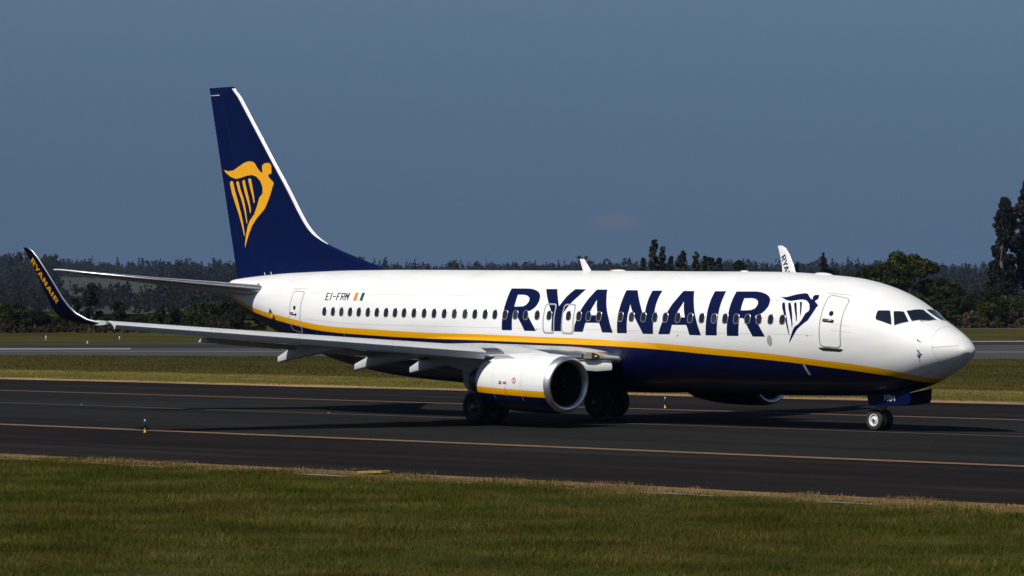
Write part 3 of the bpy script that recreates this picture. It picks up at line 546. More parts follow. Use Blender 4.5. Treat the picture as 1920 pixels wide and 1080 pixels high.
# leading edge strip of the fin
P=[]
for z in np.concatenate([np.linspace(6.28,7.2,8),np.linspace(7.6,12.34,14)]):
    le=float(FLE(z)); wd=.155 if z>6.7 else .155*max(.15,(z-6.2)/.5)
    row=[]
    for f in (1,.6,.3,.1,0): row.append((le-.012+wd*f,fin_half(le+wd*f,z)*(0 if f==0 else 1)+(.008 if f>0 else 0),z))
    P.append(row+[(x,-y,q) for x,y,q in row[:-1][::-1]])
o=MB().grid(P,closed_v=False,cap=False).build('leading_edge',M['white'],fin)
mb=MB()
for g in T['FINHARP']:
    for q in trapezoids([g],.2):
        w_=max(abs(q[1][0]-q[0][0]),abs(q[2][0]-q[3][0])); kk=max(1,int(math.ceil(w_/.25)))
        for i in range(kk):
            L=lambda a,b,t:(a[0]+(b[0]-a[0])*t,a[1]+(b[1]-a[1])*t)
            c=[L(q[0],q[1],i/kk),L(q[0],q[1],(i+1)/kk),L(q[3],q[2],(i+1)/kk),L(q[3],q[2],i/kk)]
            mb.add([(x+.10,fin_half(x+.10,z)+.008,z) for x,z in c],[(0,1,2,3)])
mb.build('harp_emblem',M['yellow'],fin)
mb=MB()
for a,b in (((36.0,5.6),(38.15,12.2)),((38.15,12.2),(38.8,12.22))):
    n_=14; A=[(a[0]+(b[0]-a[0])*i/n_,a[1]+(b[1]-a[1])*i/n_) for i in range(n_+1)]
    mb.add([(x-.012,fin_half(x,z)+.005,z-.01) for x,z in A]+[(x+.012,fin_half(x,z)+.005,z+.01) for x,z in A],[(i,i+1,n_+2+i,n_+1+i) for i in range(n_)])
mb.build('rudder_seam',M['black'],fin)
mb=MB(); q=[(38.25,12.13),(38.87,12.13)]; mb.box((38.55,fin_half(38.55,12.13)+.004,12.12),(.62,.008,.035)); mb.build('rudder_mark',M['lightgrey'],fin)

# ---------------------------------------------------------------- engines
for side in (1,-1):
    ey=side*4.83; up=TIPUP*2.9 if side<0 else 0
    def sect(x,r,zc,flat=1.0,n=48):
        out=[]
        for a in np.linspace(0,2*math.pi,n,endpoint=False):
            c,s=math.cos(a),math.sin(a); zr=r*(1.0 if s>0 else flat); e=1.0
            out.append((x,ey+r*1.03*c,zc+up+zr*s))
        return out
    S=[(13.52,.935,1.395,.99),(13.75,.972,1.40,.985),(14.2,1.0,1.405,.965),(14.8,1.015,1.41,.95),(15.5,1.01,1.415,.94),(16.0,.975,1.425,.94),(16.5,.91,1.44,.95),(16.92,.83,1.46,.97),(17.0,.805,1.465,.97)]
    outer=[sect(*s) for s in S]; inner=[sect(16.95,.765,1.465,.97),sect(16.2,.74,1.45,.97)]
    eng=MB().grid(outer+inner,cap=False).build('engine',M['nacelle'],jet)
    # inlet lip: tilted ring
    def tilt(x,zr): return x+(-.10)*zr
    prof=[(13.52,.937),(13.40,.905),(13.33,.865),(13.305,.83),(13.32,.79),(13.38,.755),(13.50,.725)]
    P=[]
    for x,r in prof:
        row=[]
        for a in np.linspace(0,2*math.pi,64,endpoint=False):
            c,s=math.cos(a),math.sin(a); zr=r*s*(1 if s>0 else .99)
            row.append((x-.0*zr-(.10*zr if x<13.5 else 0)*min(1,(13.52-x)/.15),ey+r*1.03*c,1.395+up+zr))
        P.append(row)
    MB().grid(P,cap=False).build('inlet_lip',M['lip'],eng)
    MB().grid([sect(13.50,.725,1.395,.99,64),sect(13.9,.73,1.40,1,64),sect(14.35,.775,1.405,1,64)],cap=False).build('inlet_duct',M['inlet'],eng)
    fm=MB(); fm.lathe((14.45,ey,1.405+up),(-1,0,0),[(0,.78),(.01,.78)],40,1)
    for i in range(24):
        a=2*math.pi*i/24; P=[]
        for r in (.2,.4,.6,.77):
            tw=R(25+45*r); wd=.075+.03*r
            e=np.array([0,math.cos(a),math.sin(a)]); tt=np.array([0,-math.sin(a),math.cos(a)])
            for sg in (-1,1):
                P.append(np.array([14.30,ey,1.405+up])+e*r+(tt*math.cos(tw)*1.0+np.array([1,0,0])*math.sin(tw))*wd*sg)
        fm.add(P,[(0,1,3,2),(2,3,5,4),(4,5,7,6)],0)
    fm.build('fan',[M['fan'],M['inlet']],eng)
    MB().lathe((14.30,ey,1.405+up),(-1,0,0),[(0,.24),(.1,.215),(.25,.13),(.36,.03),(.37,.002)],24).build('spinner',M['fan'],eng)
    MB().lathe((16.3,ey,1.47+up),(1,0,0),[(0,.60),(.8,.55),(1.5,.42),(1.52,.38),(1.3,.3)],32).build('core_nozzle',M['darkmetal'],eng)
    MB().lathe((17.5,ey,1.48+up),(1,0,0),[(0,.28),(.4,.2),(.75,.06),(.78,.005)],24).build('exhaust_cone',M['darkmetal'],eng)
    # pylon
    P=[]
    for x,lo,hi,wd in ((14.3,2.2,2.425,.03),(14.9,2.2,2.52,.13),(15.6,2.1,2.62,.2),(16.4,2.0,2.69,.23),(17.2,1.8,2.68,.22),(18.2,1.75,2.55,.17),(19.3,1.95,2.5,.1),(20.2,2.2,2.45,.03)):
        P.append([(x,ey+wd*.5,lo+up),(x,ey+wd,(lo+hi)/2+up),(x,ey+wd*.85,hi-.07+up),(x,ey+wd*.4,hi+up),(x,ey-wd*.4,hi+up),(x,ey-wd*.85,hi-.07+up),(x,ey-wd,(lo+hi)/2+up),(x,ey-wd*.5,lo+up)])
    o=MB().grid(P).build('pylon',M['lightgrey'],eng); shade_auto(o,50)
    # nacelle strake and markings
    def npt(x,a,off=.006):
        r=np.interp(x,[s[0] for s in S],[s[1] for s in S]); zc=np.interp(x,[s[0] for s in S],[s[2] for s in S]); fl=np.interp(x,[s[0] for s in S],[s[3] for s in S])
        c,s=math.cos(a),math.sin(a); r2=r+off
        return (x,ey+r2*1.03*c,zc+up+r2*s*(1 if s>0 else fl))
    def nline(mb,pts,w_=.012,m=0,off=.004):
        for p,q in zip(pts,pts[1:]):
            k=max(1,int(max(abs(q[0]-p[0])/.2,abs(q[1]-p[1])/.1)+.99))
            for i in range(k):
                a=(p[0]+(q[0]-p[0])*i/k,p[1]+(q[1]-p[1])*i/k); b=(p[0]+(q[0]-p[0])*(i+1)/k,p[1]+(q[1]-p[1])*(i+1)/k)
                if abs(q[0]-p[0])>abs(q[1]-p[1]): V=[npt(a[0],a[1]-w_/2,off),npt(b[0],b[1]-w_/2,off),npt(b[0],b[1]+w_/2,off),npt(a[0],a[1]+w_/2,off)]
                else: V=[npt(a[0]-w_/2,a[1],off),npt(b[0]-w_/2,b[1],off),npt(b[0]+w_/2,b[1],off),npt(a[0]+w_/2,a[1],off)]
                mb.add(V,[(0,1,2,3)],m)
    sgn=(lambda a:a) if side>0 else (lambda a:math.pi-a)
    mb=MB()
    nline(mb,[(14.55,sgn(-.6)),(14.55,sgn(1.45))],.012); nline(mb,[(15.95,sgn(-.6)),(15.95,sgn(1.4))],.010)
    nline(mb,[(14.6,sgn(1.3)),(16.9,sgn(1.25))],.01)
    mb.build('cowl_seam',M['cowl'],eng)
    if side>0:
        ring_=[(14.86+.085*math.cos(a),.115+.085*math.sin(a)) for a in np.linspace(0,2*math.pi,21)]
        mb=MB(); nline(mb,ring_,.022,0,.007); nline(mb,[(14.86,.20),(14.86,.03)],.022,0,.007); mb.build('warning_mark',M['red'],eng)
        mb=MB(); nline(mb,[(15.40,.03),(15.24,.03)],.05,0,.007); nline(mb,[(15.25,.09),(15.25,-.04)],.03,0,.007); mb.build('warning_mark',M['red'],eng)
        mb=MB(); nline(mb,[(15.30,-.10),(15.30,-.52)],.018,0,.007); mb.build('warning_mark',M['red'],eng)
        mb=MB(); nline(mb,[(15.60,.06),(15.47,.06)],.035,0,.007); nline(mb,[(15.60,.03),(15.60,.0),(15.47,.0)],.035,0,.007); mb.build('access_mark',M['black'],eng)
    V=[]
    for x,h in ((15.2,.0),(15.5,.14),(16.2,.2),(16.35,.0)): 
        V+= [npt(x,sgn(.95),.0),npt(x,sgn(.95),h)]
    a=np.array(V); mb=MB(); off=np.array([0,0,.008]); mb.add(np.concatenate([a+off,a-off]),[(0,2,3,1),(2,4,5,3),(4,6,7,5),(9,11,10,8),(11,13,12,10),(13,15,14,12),(1,3,11,9),(3,5,13,11),(5,7,15,13)]); mb.build('nacelle_strake',M['white'],eng,smooth=False)

# ---------------------------------------------------------------- landing gear
def wheel(c,r,wd,parent,rimm,n=36):
    mb=MB(); w2=wd/2
    prof=[(-w2*.55,r*.56),(-w2*.95,r*.62),(-w2,r*.75),(-w2*.86,r*.93),(-w2*.6,r*.985),(-w2*.3,r),(0,r),(w2*.3,r),(w2*.6,r*.985),(w2*.86,r*.93),(w2,r*.75),(w2*.95,r*.62),(w2*.55,r*.56)]
    mb.lathe(c,(0,1,0),prof,n,0,cap=False)
    o=mb.build('wheel',M['tyre'],parent)
    rm=MB()
    for s in (-1,1):
        rm.lathe(c,(0,s,0),[(w2*.50,r*.60),(w2*.80,r*.585),(w2*.80,r*.50),(w2*.42,r*.46),(w2*.36,r*.34),(w2*.62,r*.30),(w2*.66,r*.12),(w2*.9,r*.11),(w2*.9,.001)],n,0,cap=False)
        for i in range(9):
            a=2*math.pi*i/9; rm.lathe((c[0]+r*.40*math.cos(a),c[1]+s*w2*.395,c[2]+r*.40*math.sin(a)),(0,s,0),[(0,r*.045),(.012,r*.045)],8,1)
    rm.build('rim',[rimm,M['black']],o)
    return o
for side in (1,-1):
    g=empty('main_landing_gear',(19.6,side*2.86,0)); adopt(g,jet)
    g.matrix_parent_inverse=jet.matrix_basis.inverted()
    ms=MB(); z=.555-.03*side
    ms.tube((19.6,side*2.86,z-.02),(19.55,side*2.86,1.4),.085,.085); ms.tube((19.55,side*2.86,1.35),(19.45,side*2.95,2.3),.13,.14)
    ms.tube((19.6,side*2.2,z),(19.6,side*3.5,z),.08); ms.tube((19.5,side*2.86,1.5),(18.4,side*2.6,2.2),.06,.07); ms.tube((19.55,side*2.86,1.6),(19.55,side*1.6,1.9),.07,.06)
    ms.tube((19.75,side*2.86,z+.1),(20.05,side*2.86,.95),.04); ms.tube((20.05,side*2.86,.95),(19.65,side*2.86,1.35),.04)
    ms.build('strut',M['gear'],g)
    wheel((19.6,side*3.29,z),.565,.42,g,M['darkmetal']); wheel((19.6,side*2.43,z),.565,.42,g,M['darkmetal'])
    dm=MB(); 
    P=[[(x,side*(3.62+dy-(.16 if zz<1.2 else 0)+.05*(zz-1.5)),zz) for dy in (-.015,.015)] for x,zz in ((19.2,.95),(19.1,1.3),(19.05,1.8),(19.05,2.3),(19.95,2.3),(19.95,1.8),(19.9,1.3),(19.75,.95))]
    v=[q for row in P for q in row]; dm.add(v,[(0,2,4,6,8,10,12,14),(15,13,11,9,7,5,3,1)]+[((2*i),(2*i+1),(2*i+3)%16,(2*i+2)%16) for i in range(8)]); dm.build('gear_door',M['lightgrey'],g,smooth=False)
g=empty('nose_landing_gear',(4.05,0,0)); adopt(g,jet); g.matrix_parent_inverse=jet.matrix_basis.inverted()
ms=MB(); ms.tube((4.04,0,.33),(4.0,0,.8),.055); ms.tube((4.0,0,.75),(3.92,0,1.35),.08); ms.tube((4.04,-.3,.345),(4.04,.3,.345),.045); ms.tube((4.0,0,.85),(4.55,0,1.2),.045); ms.tube((4.1,0,.45),(4.38,0,.66),.03); ms.tube((4.38,0,.66),(4.06,0,.82),.03)
ms.box((3.87,0,.78),(.12,.22,.12)); ms.build('strut',M['gear'],g)
for s in (1,-1):
    wheel((4.04,s*.21,.345),.345,.2,g,M['rim'])
    v=[]
    out=[(4.12,1.14),(4.06,.80),(3.7,.79),(3.0,.815),(2.36,.90),(2.30,1.0),(2.30,1.36),(3.2,1.2)]
    for dy in (.012,-.012): v+=[(x,s*(.47+.03*(z-.8)/.4)+dy,z) for x,z in out]
    n=len(out); d=MB().add(v,[tuple(range(n)),tuple(range(2*n-1,n-1,-1))]+[(i,n+i,n+(i+1)%n,(i+1)%n) for i in range(n)]).build('gear_door',M['navy'],g,smooth=False)
    # registration letters on the door
lt=MB(); yb_=.47+.016+.02
def bar(x0,z0,x1,z1,w_=.024):
    a=np.array([x0,z0]);b=np.array([x1,z1]);dv=(b-a)/np.linalg.norm(b-a);nn=np.array([-dv[1],dv[0]])*w_/2
    q=[a+nn,b+nn,b-nn,a-nn]; lt.add([(p[0],yb_+.012,p[1]) for p in q],[(0,1,2,3)])
for x0,segs in ((3.345,[((0,0),(0,1)),((0,.94),(.65,.94)),((0,.5),(.5,.5))]),(3.22,[((0,0),(0,1)),((0,.94),(.72,.94)),((.76,.96),(.76,.48)),((0,.46),(.72,.46)),((.30,.44),(.86,0))]),(3.075,[((0,0),(0,1)),((.05,.95),(.52,.30)),((.52,.30),(1.0,.95)),((1.05,1),(1.05,0))])):
    for (a,b),(c,e) in segs: bar(x0-a*.13,.965+b*.18,x0-c*.13,.965+e*.18)
lt.build('registration_lettering',M['flagwhite'],g,smooth=False)

# ---------------------------------------------------------------- small fittings on the hull
def blade(name,x,ln,h,sweep,z0,wd=.035,m='white'):
    P=[]
    for f in (0,.5,1):
        c=ln*(1-.45*f); xo=x+sweep*f; P.append([(xo,0,z0+h*f),(xo+c*.3,wd*(1-.5*f),z0+h*f),(xo+c,0,z0+h*f),(xo+c*.3,-wd*(1-.5*f),z0+h*f)])
    return shade_auto(MB().grid(P).build(name,M[m],jet),60)
blade('blade_antenna',17.35,.42,.42,.36,5.17)
def bump(name,x,th,ln,wd,h,m):
    c=skin(x,th,.0); P=[]
    n=skin(x,th,1.)-c; n/=np.linalg.norm(n); a=np.array([1.,0,0]); a-=n*(a@n); a/=np.linalg.norm(a); b=np.cross(n,a)
    for f in np.linspace(0,1,6):
        rr=math.cos(f*math.pi/2*.98); P.append([c+a*ln*rr*math.cos(t)+b*wd*rr*math.sin(t)+n*(h*math.sin(f*math.pi/2)-.01) for t in np.linspace(0,2*math.pi,16,endpoint=False)])
    return MB().grid(P).build(name,M[m],jet)
bump('beacon',16.35,0.,.09,.07,.07,'red'); bump('antenna_fairing',16.0,0,.35,.16,.06,'white'); bump('antenna_fairing',10.0,0,.18,.11,.05,'white'); bump('antenna_fairing',6.45,0.,.38,.18,.07,'white')
for x,t in ((7.085,1.72),): 
    decal(MB(),[[(x+.115*math.cos(a),t+.082*math.sin(a)) for a in np.linspace(0,2*math.pi,18,endpoint=False)]],.006,dstep=.03).build('outflow_vent',M['greyline'],jet)
for x,t in ((11.25,1.68),(5.45,1.63),(18.09,1.63)): bump('static_port',x,t,.045,.045,.012,'black')
mb=MB(); skinstrip(mb,[(5.82,2.10),(5.75,2.30)],.10,.008); mb.build('drain_mast',M['lightgrey'],jet)
for x,t in ((1.46,1.25),(1.42,1.62)):
    p=skin(x,t,0); q=skin(x,t,.07); mb=MB(); mb.tube(p+np.array([.05,0,0]),q,.028,.018,8); mb.tube(q+np.array([.03,0,0]),q-np.array([.09,0,.005]),.016,.010,8); mb.build('pitot_tube',M['frame'],jet)
p=skin(1.425,1.80,0); q=skin(1.425,1.80,.06); mb=MB(); mb.lathe(p,q-p,[(0,.055),(.012,.055),(.013,.0)],16); mb.tube(q*.5+p*.5,q*.5+p*.5+np.array([.03,.01,-.08]),.012,.006,6); mb.build('angle_of_attack_vane',M['darkmetal'],jet)
mb=MB(); decal(mb,[[(33.5,1.60),(33.62,1.76),(33.3,1.90),(33.2,1.82)]],.02); mb.build('air_scoop',M['black'],jet)
mb=MB(); p=skin(33.35,1.76,.0); mb.add([p+np.array([.15,.0,.08]),p+np.array([-.15,.10,-.02]),p+np.array([-.12,.10,-.14]),p+np.array([.12,.0,-.1])],[(0,1,2,3)]); mb.build('scoop_flap',M['yellow'],jet)
mb=MB(); decal(mb,[rrect(34.75,34.9,.86,1.02,.02,.02)],.008); decal(mb,[rrect(35.95,36.2,.92,1.02,.05,.03)],.008); mb.build('tail_vent',M['black'],jet)
for x in (34.9,35.3):
    p=skin(x,.12,0); mb=MB(); mb.tube(p,p+np.array([.05,0,.11]),.018,.010,6); mb.build('tail_probe',M['white'],jet)
mb=MB(); mb.lathe((37.5,0,4.65),(1,0,0.05),[(-.05,.2),(.06,.17),(.07,.12),(-.2,.1)],20); mb.build('auxiliary_exhaust',M['darkmetal'],jet)
# ================================================================ the airfield
def G(y):
    return float(np.interp(y,[-5000,-30,0,22,5000],[-.12,-.12,0,-.22,-.22]))
RH=RT.copy(); RH[2]=0; RH/=np.linalg.norm(RH); FH=FW.copy(); FH[2]=0; FH/=np.linalg.norm(FH)
def at(u,depth):          # ground position at a picture column and a distance
    p=CAMP+FH*depth+RH*((u-960)/FPX*depth); return float(p[0]),float(p[1])
def zat(v,depth): return CAMP[2]+(568.0-v)/FPX*depth

def attr_mat(name,ramp,rough=.8,trans=0.,objmix=0.):
    """foliage: colour differs per leaf or blade (random per island) and a little per object"""
    m=bpy.data.materials.new(name); m.use_nodes=True; n=m.node_tree; b=n.nodes['Principled BSDF']; L=n.links.new
    g=n.nodes.new('ShaderNodeNewGeometry'); r=n.nodes.new('ShaderNodeValToRGB'); e=r.color_ramp.elements
    e[0].position=ramp[0][0]; e[0].color=(*ramp[0][1],1); e[1].position=ramp[-1][0]; e[1].color=(*ramp[-1][1],1)
    for p,c in ramp[1:-1]: q=e.new(p); q.color=(*c,1)
    tc=n.nodes.new('ShaderNodeNewGeometry'); nz=n.nodes.new('ShaderNodeTexNoise'); nz.inputs['Scale'].default_value=.35; nz.inputs['Detail'].default_value=5
    L(tc.outputs['Position'],nz.inputs['Vector'])
    ma=n.nodes.new('ShaderNodeMath'); ma.operation='MULTIPLY_ADD'; L(nz.outputs[0],ma.inputs[0]); ma.inputs[1].default_value=1.6; ma.inputs[2].default_value=-.8
    ad=n.nodes.new('ShaderNodeMath'); ad.operation='MULTIPLY_ADD'; ad.inputs[1].default_value=.75; L(g.outputs['Random Per Island'],ad.inputs[0]); 
    a2=n.nodes.new('ShaderNodeMath'); a2.operation='ADD'; a2.use_clamp=True; ad.inputs[2].default_value=.12; L(ad.outputs[0],a2.inputs[0]); L(ma.outputs[0],a2.inputs[1])
    L(a2.outputs[0],r.inputs[0])
    b.inputs['Roughness'].default_value=rough; b.inputs['Specular IOR Level'].default_value=.05
    if objmix:
        oi=n.nodes.new('ShaderNodeObjectInfo'); hs=n.nodes.new('ShaderNodeHueSaturation'); mr=n.nodes.new('ShaderNodeMapRange'); mr.inputs['To Min'].default_value=1-objmix; mr.inputs['To Max'].default_value=1+objmix
        L(oi.outputs['Random'],mr.inputs['Value']); L(mr.outputs[0],hs.inputs['Value']); L(r.outputs[0],hs.inputs['Color']); L(hs.outputs[0],b.inputs['Base Color'])
    else: L(r.outputs[0],b.inputs['Base Color'])
    return m

# ground colour: grass with mown and dry bands beside the taxiway (bands follow the taxiway, broken by noise)
def ground_mat():
    m=bpy.data.materials.new('grassland'); m.use_nodes=True; n=m.node_tree; b=n.nodes['Principled BSDF']; L=n.links.new
    g=n.nodes.new('ShaderNodeNewGeometry'); sp=n.nodes.new('ShaderNodeSeparateXYZ'); L(g.outputs['Position'],sp.inputs[0])
    def noise(s,sc,det=6):
        mp=n.nodes.new('ShaderNodeMapping'); mp.inputs['Scale'].default_value=sc; nz=n.nodes.new('ShaderNodeTexNoise'); nz.inputs['Scale'].default_value=s; nz.inputs['Detail'].default_value=det; nz.inputs['Roughness'].default_value=.7
        L(g.outputs['Position'],mp.inputs[0]); L(mp.outputs[0],nz.inputs['Vector']); return nz
    n1=noise(.35,(.5,1,1)); 
    dy=n.nodes.new('ShaderNodeMath'); dy.operation='MULTIPLY_ADD'; L(n1.outputs[0],dy.inputs[0]); dy.inputs[1].default_value=3.2; dy.inputs[2].default_value=-1.6
    y=n.nodes.new('ShaderNodeMath'); y.operation='ADD'; L(sp.outputs['Y'],y.inputs[0]); L(dy.outputs[0],y.inputs[1])
    mr=n.nodes.new('ShaderNodeMapRange'); mr.inputs['From Min'].default_value=-60; mr.inputs['From Max'].default_value=40; L(y.outputs[0],mr.inputs['Value'])
    rp=n.nodes.new('ShaderNodeValToRGB'); e=rp.color_ramp.elements; f=lambda y:(y+60)/100
    far=(.048,.042,.005); mown=(.145,.120,.026); dry=(.30,.19,.095); near=(.045,.044,.006)
    e[0].position=f(-48.5); e[0].color=(*far,1); e[1].position=f(29.5); e[1].color=(*near,1)
    for yy,c in ((-45.5,mown),(-33.2,(.092,.080,.012)),(-31.8,dry),(-28.,dry),(26.,(.22,.14,.065)),(28.3,(.13,.09,.035))): q=e.new(f(yy)); q.color=(*c,1)
    L(mr.outputs[0],rp.inputs[0])
    n2=noise(.05,(.45,1,1),8); n3=noise(1.4,(.4,1,1),5)
    vr=n.nodes.new('ShaderNodeValToRGB'); v=vr.color_ramp.elements; v[0].position=.36; v[0].color=(.50,.55,.45,1); v[1].position=.66; v[1].color=(1.45,1.25,1.15,1); q=v.new(.5); q.color=(1,1,1,1); L(n2.outputs[0],vr.inputs[0])
    m1=n.nodes.new('ShaderNodeMix'); m1.data_type='RGBA'; m1.blend_type='MULTIPLY'; m1.inputs['Factor'].default_value=1; L(rp.outputs[0],m1.inputs['A']); L(vr.outputs[0],m1.inputs['B'])
    v3=n.nodes.new('ShaderNodeMapRange'); v3.inputs['From Min'].default_value=.3; v3.inputs['From Max'].default_value=.7; v3.inputs['To Min'].default_value=.6; v3.inputs['To Max'].default_value=1.4; L(n3.outputs[0],v3.inputs['Value'])
    hs=n.nodes.new('ShaderNodeHueSaturation'); L(v3.outputs[0],hs.inputs['Value']); L(m1.outputs['Result'],hs.inputs['Color']); L(hs.outputs[0],b.inputs['Base Color'])
    b.inputs['Roughness'].default_value=.95; b.inputs['Specular IOR Level'].default_value=.1
    bp=n.nodes.new('ShaderNodeBump'); bp.inputs['Strength'].default_value=.6; bp.inputs['Distance'].default_value=.12; L(n3.outputs[0],bp.inputs['Height']); L(bp.outputs[0],b.inputs['Normal'])
    return m
gm=ground_mat()
ys=[-5000,-30,0,22,5000]
def strip(name,y0,y1,x0,x1,dz,m,nx=1,wob=0.,seed=0):
    yy=[y0]+[q for q in (-30,0,22) if y0<q<y1]+[y1]; mb=MB(); xx=np.linspace(x0,x1,nx+1); r=np.random.default_rng(seed)
    j0=np.cumsum(r.normal(0,wob,nx+1)); j0-=np.linspace(j0[0],j0[-1],nx+1); j1=np.cumsum(r.normal(0,wob,nx+1)); j1-=np.linspace(j1[0],j1[-1],nx+1)
    P=[[(x,q+(j0[i] if k==0 else j1[i] if k==len(yy)-1 else 0),G(q)+dz) for k,q in enumerate(yy)] for i,x in enumerate(xx)]
    return mb.grid(P,closed_v=False,cap=False).build(name,m,smooth=False,kind='structure')
strip('ground',-5000,5000,-5000,6000,0,gm)

def asphalt(name,a,b,c):
    m=bpy.data.materials.new(name); m.use_nodes=True; n=m.node_tree; bs=n.nodes['Principled BSDF']; L=n.links.new
    g=n.nodes.new('ShaderNodeNewGeometry')
    def noise(s,sc,det=6):
        mp=n.nodes.new('ShaderNodeMapping'); mp.inputs['Scale'].default_value=sc; nz=n.nodes.new('ShaderNodeTexNoise'); nz.inputs['Scale'].default_value=s; nz.inputs['Detail'].default_value=det; nz.inputs['Roughness'].default_value=.7
        L(g.outputs['Position'],mp.inputs[0]); L(mp.outputs[0],nz.inputs['Vector']); return nz
    n1=noise(.6,(.05,1,1)); n2=noise(9,(1,1,1),3); n3=noise(.12,(.25,1,1))
    r=n.nodes.new('ShaderNodeValToRGB'); e=r.color_ramp.elements; e[0].position=.34; e[0].color=(*a,1); e[1].position=.68; e[1].color=(*c,1); q=e.new(.5); q.color=(*b,1)
    mx=n.nodes.new('ShaderNodeMath'); mx.operation='MULTIPLY_ADD'; L(n1.outputs[0],mx.inputs[0]); mx.inputs[1].default_value=.6
    m3=n.nodes.new('ShaderNodeMath'); m3.operation='MULTIPLY'; L(n3.outputs[0],m3.inputs[0]); m3.inputs[1].default_value=.4; L(m3.outputs[0],mx.inputs[2]); L(mx.outputs[0],r.inputs[0])
    hs=n.nodes.new('ShaderNodeHueSaturation'); v=n.nodes.new('ShaderNodeMapRange'); v.inputs['To Min'].default_value=.7; v.inputs['To Max'].default_value=1.3; L(n2.outputs[0],v.inputs['Value']); L(v.outputs[0],hs.inputs['Value']); L(r.outputs[0],hs.inputs['Color']); L(hs.outputs[0],bs.inputs['Base Color'])
    bs.inputs['Roughness'].default_value=.9; bs.inputs['Specular IOR Level'].default_value=.03
    bp=n.nodes.new('ShaderNodeBump'); bp.inputs['Strength'].default_value=.35; bp.inputs['Distance'].default_value=.01; L(n2.outputs[0],bp.inputs['Height']); L(bp.outputs[0],bs.inputs['Normal'])
    return m
asp=asphalt('taxiway_asphalt',(.0085,.0083,.0080),(.0165,.0161,.0156),(.0255,.025,.0243))
sho=asphalt('shoulder_asphalt',(.0065,.0058,.0056),(.0135,.0115,.011),(.032,.027,.025))
strip('taxiway_shoulder',-28.3,26.75,-500,700,.004,sho,300,.12,3)
strip('taxiway',-12.0,13.9,-500,700,.008,asp)
mk_=mat('taxi_line_paint',(.42,.235,.125),.8,noise=(.9,(.27,.155,.085),.22,(.3,3,1)))
mk2=mat('centre_line_paint',(.19,.125,.06),.8,noise=(.9,(.12,.085,.05),.22,(.3,3,1)))
for k,(y,wd,m) in enumerate(((13.86,.15,mk_),(14.16,.15,mk_),(-12.25,.15,mk_),(-12.55,.15,mk_),(.85,.15,mk2))):
    strip('taxiway_marking' if k<4 else 'centreline_marking',y-wd/2,y+wd/2,-500,700,.0125,m)
conc=mat('old_concrete',(.30,.285,.25),.9,noise=(1.5,(.16,.15,.12),.2))
for q0,q1 in ((60,48),(9.6,8.4),(6.2,3.2),(-2.6,-4.6),(-8.6,-9.4),(-14.6,-17.4),(-20.6,-22.2),(-40,-46)): strip('drain_kerb',28.95,29.18,q1,q0,.022,conc)
# runway beyond the far grass
rw=asphalt('runway_asphalt',(.045,.045,.047),(.062,.062,.064),(.085,.085,.087))
NL,NR,FL,FR=[np.array(q) for q in ((176.17,-83.47),(101.06,-122.84),(241.94,-128.14),(179.79,-216.78))]
def rwq(name,fa,fb,m,dz,ua=-.5,ub=1.5):
    P=[]
    for u in np.linspace(ua,ub,9):
        n_=NL+(NR-NL)*u; f_=FL+(FR-FL)*u
        P.append([(*(n_+(f_-n_)*fa),-.12+dz),(*(n_+(f_-n_)*fb),-.12+dz)])
    return MB().grid(P,closed_v=False,cap=False).build(name,m,smooth=False,kind='structure')
rwq('runway',0,1,rw,.006)
rdk=asphalt('runway_dark',(.022,.022,.025),(.030,.030,.033),(.042,.042,.045)); rwd=mat('runway_worn_white',(.30,.30,.30),.8,noise=(.15,(.12,.12,.12),.2)); rwg=mat('runway_grey_line',(.16,.16,.165),.8,noise=(.05,(.09,.09,.09),.2)); rwh=mat('runway_white',(.55,.55,.54),.8,noise=(.05,(.25,.25,.25),.2,(1,1,1)))
rwq('runway_strip',.60,.965,rdk,.012); rwq('runway_marking',.972,1.02,rwh,.016,.72,1.5); rwq('runway_marking',.28,.32,rwg,.018,.0,1.5)
rwq('runway_marking',.46,.58,rwd,.02,-.3,.13); rwq('runway_marking',.64,.67,rwg,.02,.8,1.5)

